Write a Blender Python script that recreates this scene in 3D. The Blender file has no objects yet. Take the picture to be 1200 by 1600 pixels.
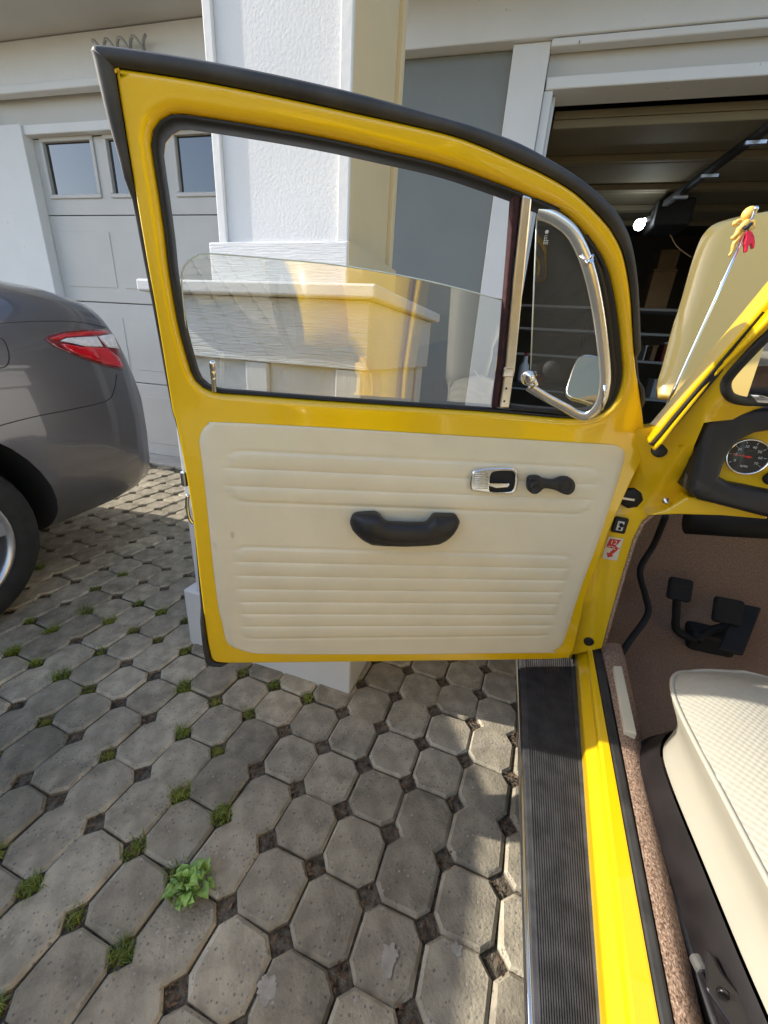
import bpy, bmesh, math, random
from mathutils import Vector, Matrix, noise
from mathutils.geometry import delaunay_2d_cdt
from mathutils.bvhtree import BVHTree
R = math.radians
S = bpy.context.scene
COL = S.collection
random.seed(11)

# ------------------------------------------------------------------ camera, sky, sun, exposure
CAMZ = 1.10
F, PIT, ROL, YAW = 634.0, R(21.93), R(3.94), R(17.6)
fwh = Vector((-math.sin(YAW), math.cos(YAW), 0)); rt0 = Vector((math.cos(YAW), math.sin(YAW), 0))
FW = math.cos(PIT) * fwh - math.sin(PIT) * Vector((0, 0, 1)); up0 = rt0.cross(FW)
RT = math.cos(ROL) * rt0 + math.sin(ROL) * up0; UP = -math.sin(ROL) * rt0 + math.cos(ROL) * up0
CAMP = Vector((0, 0, CAMZ))
cd = bpy.data.cameras.new('camera'); cam = bpy.data.objects.new('camera', cd); COL.objects.link(cam)
cd.sensor_fit = 'VERTICAL'; cd.sensor_height = 24; cd.sensor_width = 18; cd.lens = F / 1600 * 24
cd.clip_start = 0.02; cd.clip_end = 500
cam.matrix_world = Matrix(((RT.x, UP.x, -FW.x, 0), (RT.y, UP.y, -FW.y, 0), (RT.z, UP.z, -FW.z, CAMZ), (0, 0, 0, 1)))
S.camera = cam

SUN_AZ, SUN_EL = R(82.5), R(32.5)            # direction the light travels to, clockwise from +Y
world = bpy.data.worlds.new('World'); S.world = world; world.use_nodes = True
wn = world.node_tree.nodes; bg = wn['Background']
sky = wn.new('ShaderNodeTexSky'); sky.sky_type = 'NISHITA'; sky.sun_disc = False
sky.sun_elevation = SUN_EL; sky.sun_rotation = SUN_AZ + math.pi; sky.air_density = 1.0; sky.dust_density = 1.5; sky.ozone_density = 1.0
world.node_tree.links.new(sky.outputs[0], bg.inputs[0]); bg.inputs[1].default_value = 0.15
sd = bpy.data.lights.new('sun', 'SUN'); sun = bpy.data.objects.new('sun', sd); COL.objects.link(sun)
sd.energy = 2.6; sd.angle = R(0.53); sd.color = (1.0, 0.94, 0.84)
SUND = Vector((math.sin(SUN_AZ) * math.cos(SUN_EL), math.cos(SUN_AZ) * math.cos(SUN_EL), -math.sin(SUN_EL)))
sun.rotation_euler = SUND.to_track_quat('-Z', 'Y').to_euler(); sun.location = (-6, 0, 6)
vs = S.view_settings
S.display_settings.display_device = 'sRGB'; vs.view_transform = 'Standard'; vs.look = 'None'
vs.exposure = 1.22; vs.gamma = 1; vs.use_curve_mapping = False
S.cycles.max_bounces = 10; S.cycles.diffuse_bounces = 5; S.cycles.transparent_max_bounces = 16
S.cycles.caustics_reflective = False; S.cycles.caustics_refractive = False

# ------------------------------------------------------------------ ray helpers: a photo pixel to a point on a real surface
def ray(x, y): return FW * F + RT * (x - 600) - UP * (y - 800)
def at_plane(x, y, P0, n):
    d = ray(x, y); return CAMP + d * ((Vector(P0) - CAMP).dot(n) / d.dot(n))
def at_x(x, y, X): return at_plane(x, y, (X, 0, 0), Vector((1, 0, 0)))
def at_y(x, y, Y): return at_plane(x, y, (0, Y, 0), Vector((0, 1, 0)))
def at_z(x, y, Z): return at_plane(x, y, (0, 0, Z), Vector((0, 0, 1)))
def azv(a): return Vector((math.sin(R(a)), math.cos(R(a)), 0))

# ------------------------------------------------------------------ materials
def mat(name, col, rough=0.5, metal=0.0, coat=0.0, spec=0.5, vary=0.0, vscale=8.0, col2=None, bump=0.0, bscale=60.0,
        bdist=0.002, emit=None, estr=0.0, orand=0.0, aniso=None, coat_rough=0.03, rvary=0.0, detail=6):
    m = bpy.data.materials.new(name); m.use_nodes = True
    nt = m.node_tree; N, L = nt.nodes, nt.links; b = N['Principled BSDF']
    c4 = lambda c: (c[0], c[1], c[2], 1)
    b.inputs['Base Color'].default_value = c4(col); b.inputs['Roughness'].default_value = rough
    b.inputs['Metallic'].default_value = metal; b.inputs['Coat Weight'].default_value = coat
    b.inputs['Coat Roughness'].default_value = coat_rough
    b.inputs['Specular IOR Level'].default_value = spec
    tc = N.new('ShaderNodeTexCoord')
    src = tc.outputs['Object']
    if aniso:
        mp = N.new('ShaderNodeMapping'); mp.inputs['Scale'].default_value = aniso
        L.new(src, mp.inputs[0]); src_b = mp.outputs[0]
    else: src_b = src
    last = None
    if vary or col2:
        nz = N.new('ShaderNodeTexNoise'); nz.inputs['Scale'].default_value = vscale; nz.inputs['Detail'].default_value = detail
        L.new(src, nz.inputs['Vector'])
        rp = N.new('ShaderNodeValToRGB'); rp.color_ramp.elements[0].position = 0.3; rp.color_ramp.elements[1].position = 0.7
        a = tuple(max(0, x * (1 - vary)) for x in col); c = col2 or tuple(x * (1 + vary) for x in col)
        rp.color_ramp.elements[0].color = c4(a); rp.color_ramp.elements[1].color = c4(c)
        L.new(nz.outputs['Fac'], rp.inputs[0]); last = rp.outputs[0]
        if rvary:
            mr = N.new('ShaderNodeMapRange'); mr.inputs[3].default_value = rough - rvary; mr.inputs[4].default_value = rough + rvary
            L.new(nz.outputs['Fac'], mr.inputs[0]); L.new(mr.outputs[0], b.inputs['Roughness'])
    if orand:
        oi = N.new('ShaderNodeObjectInfo'); mr = N.new('ShaderNodeMapRange')
        mr.inputs[3].default_value = 1 - orand; mr.inputs[4].default_value = 1 + orand
        L.new(oi.outputs['Random'], mr.inputs[0])
        mx = N.new('ShaderNodeMix'); mx.data_type = 'RGBA'; mx.blend_type = 'MULTIPLY'; mx.inputs[0].default_value = 1
        if last: L.new(last, mx.inputs[6])
        else: mx.inputs[6].default_value = c4(col)
        L.new(mr.outputs[0], mx.inputs[7]); last = mx.outputs[2]
    if last: L.new(last, b.inputs['Base Color'])
    if bump:
        nb = N.new('ShaderNodeTexNoise'); nb.inputs['Scale'].default_value = bscale; nb.inputs['Detail'].default_value = 5
        L.new(src_b, nb.inputs['Vector'])
        bp = N.new('ShaderNodeBump'); bp.inputs['Strength'].default_value = bump; bp.inputs['Distance'].default_value = bdist
        L.new(nb.outputs['Fac'], bp.inputs['Height']); L.new(bp.outputs[0], b.inputs['Normal'])
    if emit:
        b.inputs['Emission Color'].default_value = c4(emit); b.inputs['Emission Strength'].default_value = estr
    return m

def specks(m, col, scale, size, stretch=(1, 1, 1), noise_scale=3.0, amount=.55, fac=.8):
    nt = m.node_tree; N, L = nt.nodes, nt.links; b = N['Principled BSDF']; bc = b.inputs['Base Color']
    tc = N.new('ShaderNodeTexCoord'); mp = N.new('ShaderNodeMapping'); mp.inputs['Scale'].default_value = stretch; L.new(tc.outputs['Object'], mp.inputs[0])
    vo = N.new('ShaderNodeTexVoronoi'); vo.inputs['Scale'].default_value = scale; L.new(mp.outputs[0], vo.inputs['Vector'])
    nz = N.new('ShaderNodeTexNoise'); nz.inputs['Scale'].default_value = noise_scale; nz.inputs['Detail'].default_value = 4; L.new(tc.outputs['Object'], nz.inputs['Vector'])
    n2 = N.new('ShaderNodeTexNoise'); n2.inputs['Scale'].default_value = scale * 1.7; L.new(mp.outputs[0], n2.inputs['Vector'])
    a = N.new('ShaderNodeMath'); a.operation = 'MULTIPLY_ADD'; a.inputs[1].default_value = .5; L.new(n2.outputs['Fac'], a.inputs[0]); L.new(vo.outputs['Distance'], a.inputs[2])
    r1 = N.new('ShaderNodeMapRange'); r1.inputs[1].default_value = .25 + size; r1.inputs[2].default_value = .25 + size * .55; r1.inputs[3].default_value = 0; r1.inputs[4].default_value = 1; L.new(a.outputs[0], r1.inputs[0])
    r2 = N.new('ShaderNodeMapRange'); r2.inputs[1].default_value = amount; r2.inputs[2].default_value = amount + .08; L.new(nz.outputs['Fac'], r2.inputs[0])
    f = N.new('ShaderNodeMath'); f.operation = 'MULTIPLY'; L.new(r1.outputs[0], f.inputs[0]); L.new(r2.outputs[0], f.inputs[1])
    f2 = N.new('ShaderNodeMath'); f2.operation = 'MULTIPLY'; f2.inputs[1].default_value = fac; L.new(f.outputs[0], f2.inputs[0])
    mx = N.new('ShaderNodeMix'); mx.data_type = 'RGBA'; L.new(f2.outputs[0], mx.inputs[0])
    if bc.links: L.new(bc.links[0].from_socket, mx.inputs[6])
    else: mx.inputs[6].default_value = bc.default_value
    mx.inputs[7].default_value = (*col, 1); L.new(mx.outputs[2], bc); return m

def glass_mat(name, tint=(0.95, 0.97, 0.95), ior=1.5, gain=1.0, dust_haze=0.0):
    m = bpy.data.materials.new(name); m.use_nodes = True
    nt = m.node_tree; N, L = nt.nodes, nt.links; N.clear()
    o = N.new('ShaderNodeOutputMaterial'); t = N.new('ShaderNodeBsdfTransparent'); g = N.new('ShaderNodeBsdfGlossy')
    t.inputs[0].default_value = (*tint, 1); g.inputs['Roughness'].default_value = 0.0
    fr = N.new('ShaderNodeFresnel'); fr.inputs[0].default_value = ior
    ml = N.new('ShaderNodeMath'); ml.operation = 'MULTIPLY'; ml.inputs[1].default_value = gain; ml.use_clamp = True
    mx = N.new('ShaderNodeMixShader')
    mxx = N.new('ShaderNodeMath'); mxx.operation = 'MAXIMUM'; mxx.inputs[1].default_value = .27; L.new(fr.outputs[0], mxx.inputs[0])
    mn = N.new('ShaderNodeMath'); mn.operation = 'MINIMUM'; L.new(fr.outputs[0], ml.inputs[0]); L.new(ml.outputs[0], mn.inputs[0]); L.new(mxx.outputs[0], mn.inputs[1]); L.new(mn.outputs[0], mx.inputs[0]); L.new(t.outputs[0], mx.inputs[1]); L.new(g.outputs[0], mx.inputs[2])
    if dust_haze:  # dust specks, plus an even grey film painting in a reflection
        df = N.new('ShaderNodeBsdfDiffuse'); df.inputs[0].default_value = (.62, .6, .52, 1); m2 = N.new('ShaderNodeMixShader')
        tc = N.new('ShaderNodeTexCoord'); vo = N.new('ShaderNodeTexVoronoi'); vo.inputs['Scale'].default_value = 130; L.new(tc.outputs['Object'], vo.inputs['Vector'])
        mr = N.new('ShaderNodeMapRange'); mr.inputs[1].default_value = .0; mr.inputs[2].default_value = .13; mr.inputs[3].default_value = dust_haze * 5; mr.inputs[4].default_value = dust_haze
        L.new(vo.outputs['Distance'], mr.inputs[0]); L.new(mr.outputs[0], m2.inputs[0]); L.new(mx.outputs[0], m2.inputs[1]); L.new(df.outputs[0], m2.inputs[2]); mx = m2
    L.new(mx.outputs[0], o.inputs[0]); return m

def paver_mat(nm='concrete_paver', k_=1.0):
    m = mat(nm, (0.35, 0.308, 0.228), rough=0.9, vary=0.30, vscale=18, orand=0.2, bump=0.9, bscale=140, bdist=0.003, spec=0.25)
    nt = m.node_tree; N, L = nt.nodes, nt.links; b = N['Principled BSDF']
    tc = N.new('ShaderNodeTexCoord')
    src = b.inputs['Base Color'].links[0].from_socket
    vo = N.new('ShaderNodeTexVoronoi'); vo.inputs['Scale'].default_value = 95; L.new(tc.outputs['Object'], vo.inputs['Vector'])
    nz = N.new('ShaderNodeTexNoise'); nz.inputs['Scale'].default_value = 45; L.new(tc.outputs['Object'], nz.inputs['Vector'])
    ad = N.new('ShaderNodeMath'); ad.operation = 'MULTIPLY'; L.new(nz.outputs['Fac'], ad.inputs[0]); ad.inputs[1].default_value = 0.42
    lt = N.new('ShaderNodeMath'); lt.operation = 'LESS_THAN'; L.new(vo.outputs['Distance'], lt.inputs[0]); L.new(ad.outputs[0], lt.inputs[1])
    sp = N.new('ShaderNodeMix'); sp.data_type = 'RGBA'
    rp = N.new('ShaderNodeValToRGB'); e = rp.color_ramp.elements
    e[0].position = 0.0; e[0].color = (0.08, 0.075, 0.065, 1); e[1].position = 0.35; e[1].color = (0.16, 0.15, 0.13, 1)
    k = e.new(0.85); k.color = (0.2, 0.19, 0.17, 1); k = e.new(0.93); k.color = (0.5, 0.48, 0.44, 1)
    sepc = N.new('ShaderNodeSeparateColor'); L.new(vo.outputs['Color'], sepc.inputs[0]); L.new(sepc.outputs[0], rp.inputs[0])
    fac = N.new('ShaderNodeMath'); fac.operation = 'MULTIPLY'; fac.inputs[1].default_value = 0.6; L.new(lt.outputs[0], fac.inputs[0])
    L.new(fac.outputs[0], sp.inputs[0]); L.new(src, sp.inputs[6]); L.new(rp.outputs[0], sp.inputs[7])
    # broad stains run on from paver to paver
    ge = N.new('ShaderNodeNewGeometry'); n2 = N.new('ShaderNodeTexNoise'); n2.inputs['Scale'].default_value = 2.2; n2.inputs['Detail'].default_value = 4
    L.new(ge.outputs['Position'], n2.inputs['Vector'])
    mr = N.new('ShaderNodeMapRange'); mr.inputs[1].default_value = 0.3; mr.inputs[2].default_value = 0.7; mr.inputs[3].default_value = 0.66; mr.inputs[4].default_value = 1.18
    L.new(n2.outputs['Fac'], mr.inputs[0])
    mx = N.new('ShaderNodeMix'); mx.data_type = 'RGBA'; mx.blend_type = 'MULTIPLY'; mx.inputs[0].default_value = 1
    n3 = N.new('ShaderNodeTexNoise'); n3.inputs['Scale'].default_value = 9; n3.inputs['Detail'].default_value = 8; n3.inputs['Roughness'].default_value = .7
    L.new(ge.outputs['Position'], n3.inputs['Vector'])
    r3 = N.new('ShaderNodeMapRange'); r3.inputs[1].default_value = .52; r3.inputs[2].default_value = .66; r3.inputs[3].default_value = 1; r3.inputs[4].default_value = .68; L.new(n3.outputs['Fac'], r3.inputs[0])
    m3 = N.new('ShaderNodeMix'); m3.data_type = 'RGBA'; m3.blend_type = 'MULTIPLY'; m3.inputs[0].default_value = 1; L.new(sp.outputs[2], m3.inputs[6]); L.new(r3.outputs[0], m3.inputs[7]); sp = m3
    mr.inputs[3].default_value *= k_; mr.inputs[4].default_value *= k_
    L.new(sp.outputs[2], mx.inputs[6]); L.new(mr.outputs[0], mx.inputs[7]); L.new(mx.outputs[2], b.inputs['Base Color'])
    return m

def weave_mat():
    m = mat('basket_weave_vinyl', (0.44, 0.415, 0.335), rough=0.45, vary=0.03, vscale=20)
    nt = m.node_tree; N, L = nt.nodes, nt.links; b = N['Principled BSDF']
    tc = N.new('ShaderNodeTexCoord'); sx = N.new('ShaderNodeSeparateXYZ'); L.new(tc.outputs['Object'], sx.inputs[0])
    def wave(sock, k, ph=None):
        a = N.new('ShaderNodeMath'); a.operation = 'MULTIPLY'; a.inputs[1].default_value = k; L.new(sock, a.inputs[0]); s0 = a.outputs[0]
        s = N.new('ShaderNodeMath'); s.operation = 'SINE'; L.new(s0, s.inputs[0]); return s.outputs[0]
    p = N.new('ShaderNodeMath'); p.operation = 'MULTIPLY'; L.new(wave(sx.outputs[0], 640), p.inputs[0]); L.new(wave(sx.outputs[1], 520), p.inputs[1])
    bp = N.new('ShaderNodeBump'); bp.inputs['Strength'].default_value = 0.45; bp.inputs['Distance'].default_value = 0.001
    L.new(p.outputs[0], bp.inputs['Height']); L.new(bp.outputs[0], b.inputs['Normal'])
    return m

M = {}
M['yellow'] = mat('yellow_paint', (0.83, 0.525, 0.003), rough=0.28, coat=1.0, coat_rough=0.05, vary=0.025, vscale=5, bump=0.05, bscale=25, bdist=0.0008)
M['sillyellow'] = specks(mat('scuffed_yellow_paint', (0.80, 0.50, 0.003), rough=0.34, coat=.8, coat_rough=0.1, vary=0.04, vscale=8), (.10, .06, .01), 60, .22, (1, .12, 1), 4, .54, .75)
M['hood'] = mat('sky_paled_hood_yellow', (0.62, 0.45, 0.125), rough=0.3, coat=0.8, coat_rough=0.06, vary=0.02, vscale=3)  # body yellow made paler: the sky's reflection is put into its colour
M['rubber'] = mat('black_rubber', (0.010, 0.010, 0.011), rough=0.55, vary=0.35, vscale=30, bump=0.25, bscale=300, bdist=0.0006)
M['oldrubber'] = mat('weathered_rubber', (0.022, 0.021, 0.021), rough=0.62, col2=(0.06, 0.058, 0.055), vary=0.3, vscale=14, bump=0.3, bscale=120, bdist=0.001)
M['blackplastic'] = mat('black_plastic', (0.011, 0.011, 0.012), rough=0.5, bump=0.3, bscale=500, bdist=0.0004, vary=0.2, vscale=30)
M['padvinyl'] = mat('black_pad_vinyl', (0.016, 0.016, 0.017), rough=0.5, bump=0.5, bscale=420, bdist=0.0008, vary=0.25, vscale=20)
M['cream'] = mat('cream_vinyl', (0.74, 0.675, 0.50), rough=0.45, vary=0.05, vscale=9, bump=0.22, bscale=260, bdist=0.0006, rvary=0.06)
specks(M['cream'], (.40, .33, .2), 26, .10, (1, 1, .5), 3, .60, .6)
M['seatvinyl'] = mat('seat_vinyl', (0.44, 0.415, 0.335), rough=0.4, vary=0.03, vscale=12, bump=0.15, bscale=300, bdist=0.0005)
M['weave'] = weave_mat()
M['chrome'] = mat('chrome', (0.86, 0.86, 0.85), rough=0.10, metal=1.0, vary=0.04, vscale=30, bump=0.08, bscale=40, bdist=0.0006)
M['brushed'] = mat('worn_aluminium', (0.72, 0.70, 0.65), rough=0.28, metal=1.0, vary=0.1, vscale=40, bump=0.15, bscale=80, bdist=0.0006)
M['felt'] = mat('dark_red_felt', (0.045, 0.014, 0.016), rough=0.95, bump=0.8, bscale=300, bdist=0.002, vary=0.4, vscale=90)
M['glass'] = glass_mat('window_glass', (0.93, 0.955, 0.93), 1.5, 6.5)
M['ventglass'] = glass_mat('vent_glass', (0.80, 0.82, 0.78), 1.5, 1.5, dust_haze=.085); M['gaugeglass'] = glass_mat('gauge_glass', (.97, .97, .97), 1.45, .8)
M['glassedge'] = mat('glass_edge', (0.62, 0.68, 0.62), rough=0.25, spec=0.8)
M['white'] = mat('white_house_paint', (0.71, 0.705, 0.69), rough=0.7, vary=0.025, vscale=5, bump=0.35, bscale=45, bdist=0.003, spec=0.3)
M['stucco'] = mat('white_stucco', (0.70, 0.70, 0.695), rough=0.8, vary=0.03, vscale=6, bump=0.4, bscale=130, bdist=0.002, spec=0.25)
M['roughsawn'] = mat('rough_sawn_white_wood', (0.71, 0.71, 0.70), rough=0.75, vary=0.05, vscale=6, bump=0.8, bscale=30, bdist=0.006, aniso=(0.6, 4, 9), spec=0.25)
M['soffit'] = mat('soffit_paint', (0.55, 0.53, 0.49), rough=0.8, vary=0.03, vscale=3, bump=0.2, bscale=30)
M['garagedoor'] = mat('garage_door_paint', (0.52, 0.505, 0.475), rough=0.55, vary=0.04, vscale=4, bump=0.15, bscale=60)
M['greypanel'] = mat('grey_wall_paint', (0.21, 0.225, 0.22), rough=0.75, vary=0.05, vscale=3, bump=0.2, bscale=60)
M['pane'] = mat('dark_garage_pane', (0.02, 0.022, 0.025), rough=0.03, spec=1.0, coat=1.0, vary=0.2, vscale=2)
M['bouncetan'] = mat('tan_bounce_tint', (0.66, 0.53, 0.31), rough=0.7, vary=0.03, vscale=5, bump=0.3, bscale=70, bdist=0.002, spec=0.3)  # warm bounce from the yellow car, put into the white paint's colour
for k_ in ('white', 'stucco', 'roughsawn'): specks(M[k_], (.16, .14, .11), 34, .12, (1, 1, .6), 5, .60, .75)
M['concrete'] = mat('apron_concrete', (0.40, 0.385, 0.35), rough=0.9, vary=0.15, vscale=6, bump=0.5, bscale=90)
M['soil'] = mat('dark_soil', (0.065, 0.05, 0.034), rough=1.0, col2=(0.21, 0.175, 0.125), vary=0.5, vscale=60, bump=1.0, bscale=160, bdist=0.008)
M['paver'] = paver_mat(); M['paveredge'] = paver_mat('worn_paver_edge', 1.28)
M['grout'] = mat('mortar_sand', (0.16, 0.15, 0.13), rough=1.0, vary=0.4, vscale=50, bump=1.0, bscale=200, bdist=0.004)
M['stain'] = mat('pale_paint_stain', (0.36, 0.33, 0.275), rough=0.9, vary=0.2, vscale=60)
M['grass'] = mat('grass_blade', (0.11, 0.20, 0.02), rough=0.6, col2=(0.28, 0.32, 0.035), vary=0.4, vscale=9)
M['moss'] = mat('olive_moss', (0.06, 0.075, 0.012), rough=1.0, col2=(0.21, 0.21, 0.03), vary=0.4, vscale=30, bump=1, bscale=200, bdist=0.008)
M['leaf'] = mat('weed_leaf', (0.20, 0.38, 0.06), rough=0.5, col2=(0.34, 0.52, 0.13), vary=0.25, vscale=40, orand=0.3, bump=0.4, bscale=90, bdist=0.002)
M['deadleaf'] = mat('dead_leaf', (0.06, 0.028, 0.016), rough=0.8, col2=(0.22, 0.13, 0.07), vary=0.5, vscale=25)
M['sedan'] = mat('grey_metallic_paint', (0.135, 0.13, 0.135), rough=0.34, metal=0.55, coat=1.0, coat_rough=0.03, vary=0.03, vscale=3)
M['tyre'] = mat('tyre_rubber', (0.020, 0.020, 0.020), rough=0.8, vary=0.3, vscale=20, bump=0.4, bscale=120, bdist=0.001)
M['alloy'] = mat('silver_alloy', (0.62, 0.62, 0.64), rough=0.3, metal=0.85, vary=0.03, vscale=8)
M['darkvoid'] = mat('dark_liner', (0.012, 0.012, 0.012), rough=0.9, vary=0.3, vscale=10)
M['redlamp'] = mat('red_lamp_lens', (0.50, 0.006, 0.014), rough=0.08, coat=1.0, spec=0.8, vary=0.2, vscale=14)
M['darkred'] = mat('dark_red_lamp_rim', (0.16, 0.006, 0.012), rough=0.1, coat=1.0, vary=0.2, vscale=14)
M['clearlamp'] = mat('clear_lamp_lens', (0.62, 0.60, 0.60), rough=0.08, coat=1.0, spec=0.8, vary=0.15, vscale=60)
M['carglass'] = mat('dark_car_glass', (0.012, 0.014, 0.015), rough=0.02, spec=1.0, coat=1.0, vary=0.1, vscale=2)
M['carpet'] = mat('brown_carpet', (0.25, 0.155, 0.10), rough=1.0, col2=(0.40, 0.275, 0.19), vary=0.3, vscale=420, bump=0.8, bscale=430, bdist=0.004, spec=0.1)
M['tweed'] = mat('tan_tweed_carpet', (0.27, 0.155, 0.10), rough=1.0, col2=(0.62, 0.44, 0.32), vary=0.4, vscale=260, bump=1.0, bscale=300, bdist=0.004, spec=0.1)
M['matte_black'] = mat('matte_black', (0.010, 0.010, 0.010), rough=0.75, vary=0.3, vscale=15)
M['frameblack'] = mat('black_seat_frame_paint', (0.014, 0.012, 0.013), rough=0.32, vary=0.4, vscale=20, bump=0.2, bscale=60, bdist=0.001)
M['ribrubber'] = mat('ribbed_mat_rubber', (0.036, 0.036, 0.038), rough=0.5, spec=0.35, col2=(0.062, 0.062, 0.066), vary=0.25, vscale=35, bump=0.2, bscale=250, bdist=0.0006)
M['headliner'] = mat('pale_headliner', (0.6, 0.58, 0.52), rough=0.8, vary=0.04, vscale=10)
M['dial'] = mat('dial_black', (0.012, 0.012, 0.012), rough=0.35, vary=0.1)
M['print'] = mat('white_print', (0.75, 0.75, 0.72), rough=0.6, vary=0.02)
M['darkprint'] = mat('dark_print', (0.05, 0.04, 0.03), rough=0.7, vary=0.02)
M['redneedle'] = mat('red_needle', (0.75, 0.03, 0.02), rough=0.4, vary=0.02)
M['sticker'] = mat('cream_sticker', (0.70, 0.65, 0.52), rough=0.4, vary=0.03)
M['stickerred'] = mat('red_print', (0.60, 0.035, 0.03), rough=0.45, vary=0.05)
M['toyyellow'] = mat('yellow_toy_rubber', (0.85, 0.52, 0.12), rough=0.4, vary=0.05, vscale=30)
M['toyred'] = mat('red_toy_rubber', (0.70, 0.01, 0.04), rough=0.3, vary=0.05, vscale=30)
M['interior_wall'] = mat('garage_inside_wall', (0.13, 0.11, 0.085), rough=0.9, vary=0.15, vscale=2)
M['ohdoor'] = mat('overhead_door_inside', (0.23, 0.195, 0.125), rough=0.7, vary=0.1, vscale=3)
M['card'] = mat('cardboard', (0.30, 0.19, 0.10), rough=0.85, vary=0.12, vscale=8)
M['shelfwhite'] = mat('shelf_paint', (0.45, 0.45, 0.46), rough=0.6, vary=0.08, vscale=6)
M['bulb'] = mat('lit_bulb', (0.9, 0.95, 1.0), rough=0.5, emit=(0.85, 0.95, 1.0), estr=14.0)
M['coilgrey'] = mat('grey_wire', (0.33, 0.33, 0.32), rough=0.5, metal=0.3, vary=0.1)
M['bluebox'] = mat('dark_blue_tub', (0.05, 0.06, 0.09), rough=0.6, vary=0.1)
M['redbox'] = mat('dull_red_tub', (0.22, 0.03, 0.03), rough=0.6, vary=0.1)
M['whitebox'] = mat('white_tub', (0.55, 0.55, 0.55), rough=0.5, vary=0.05)

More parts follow.
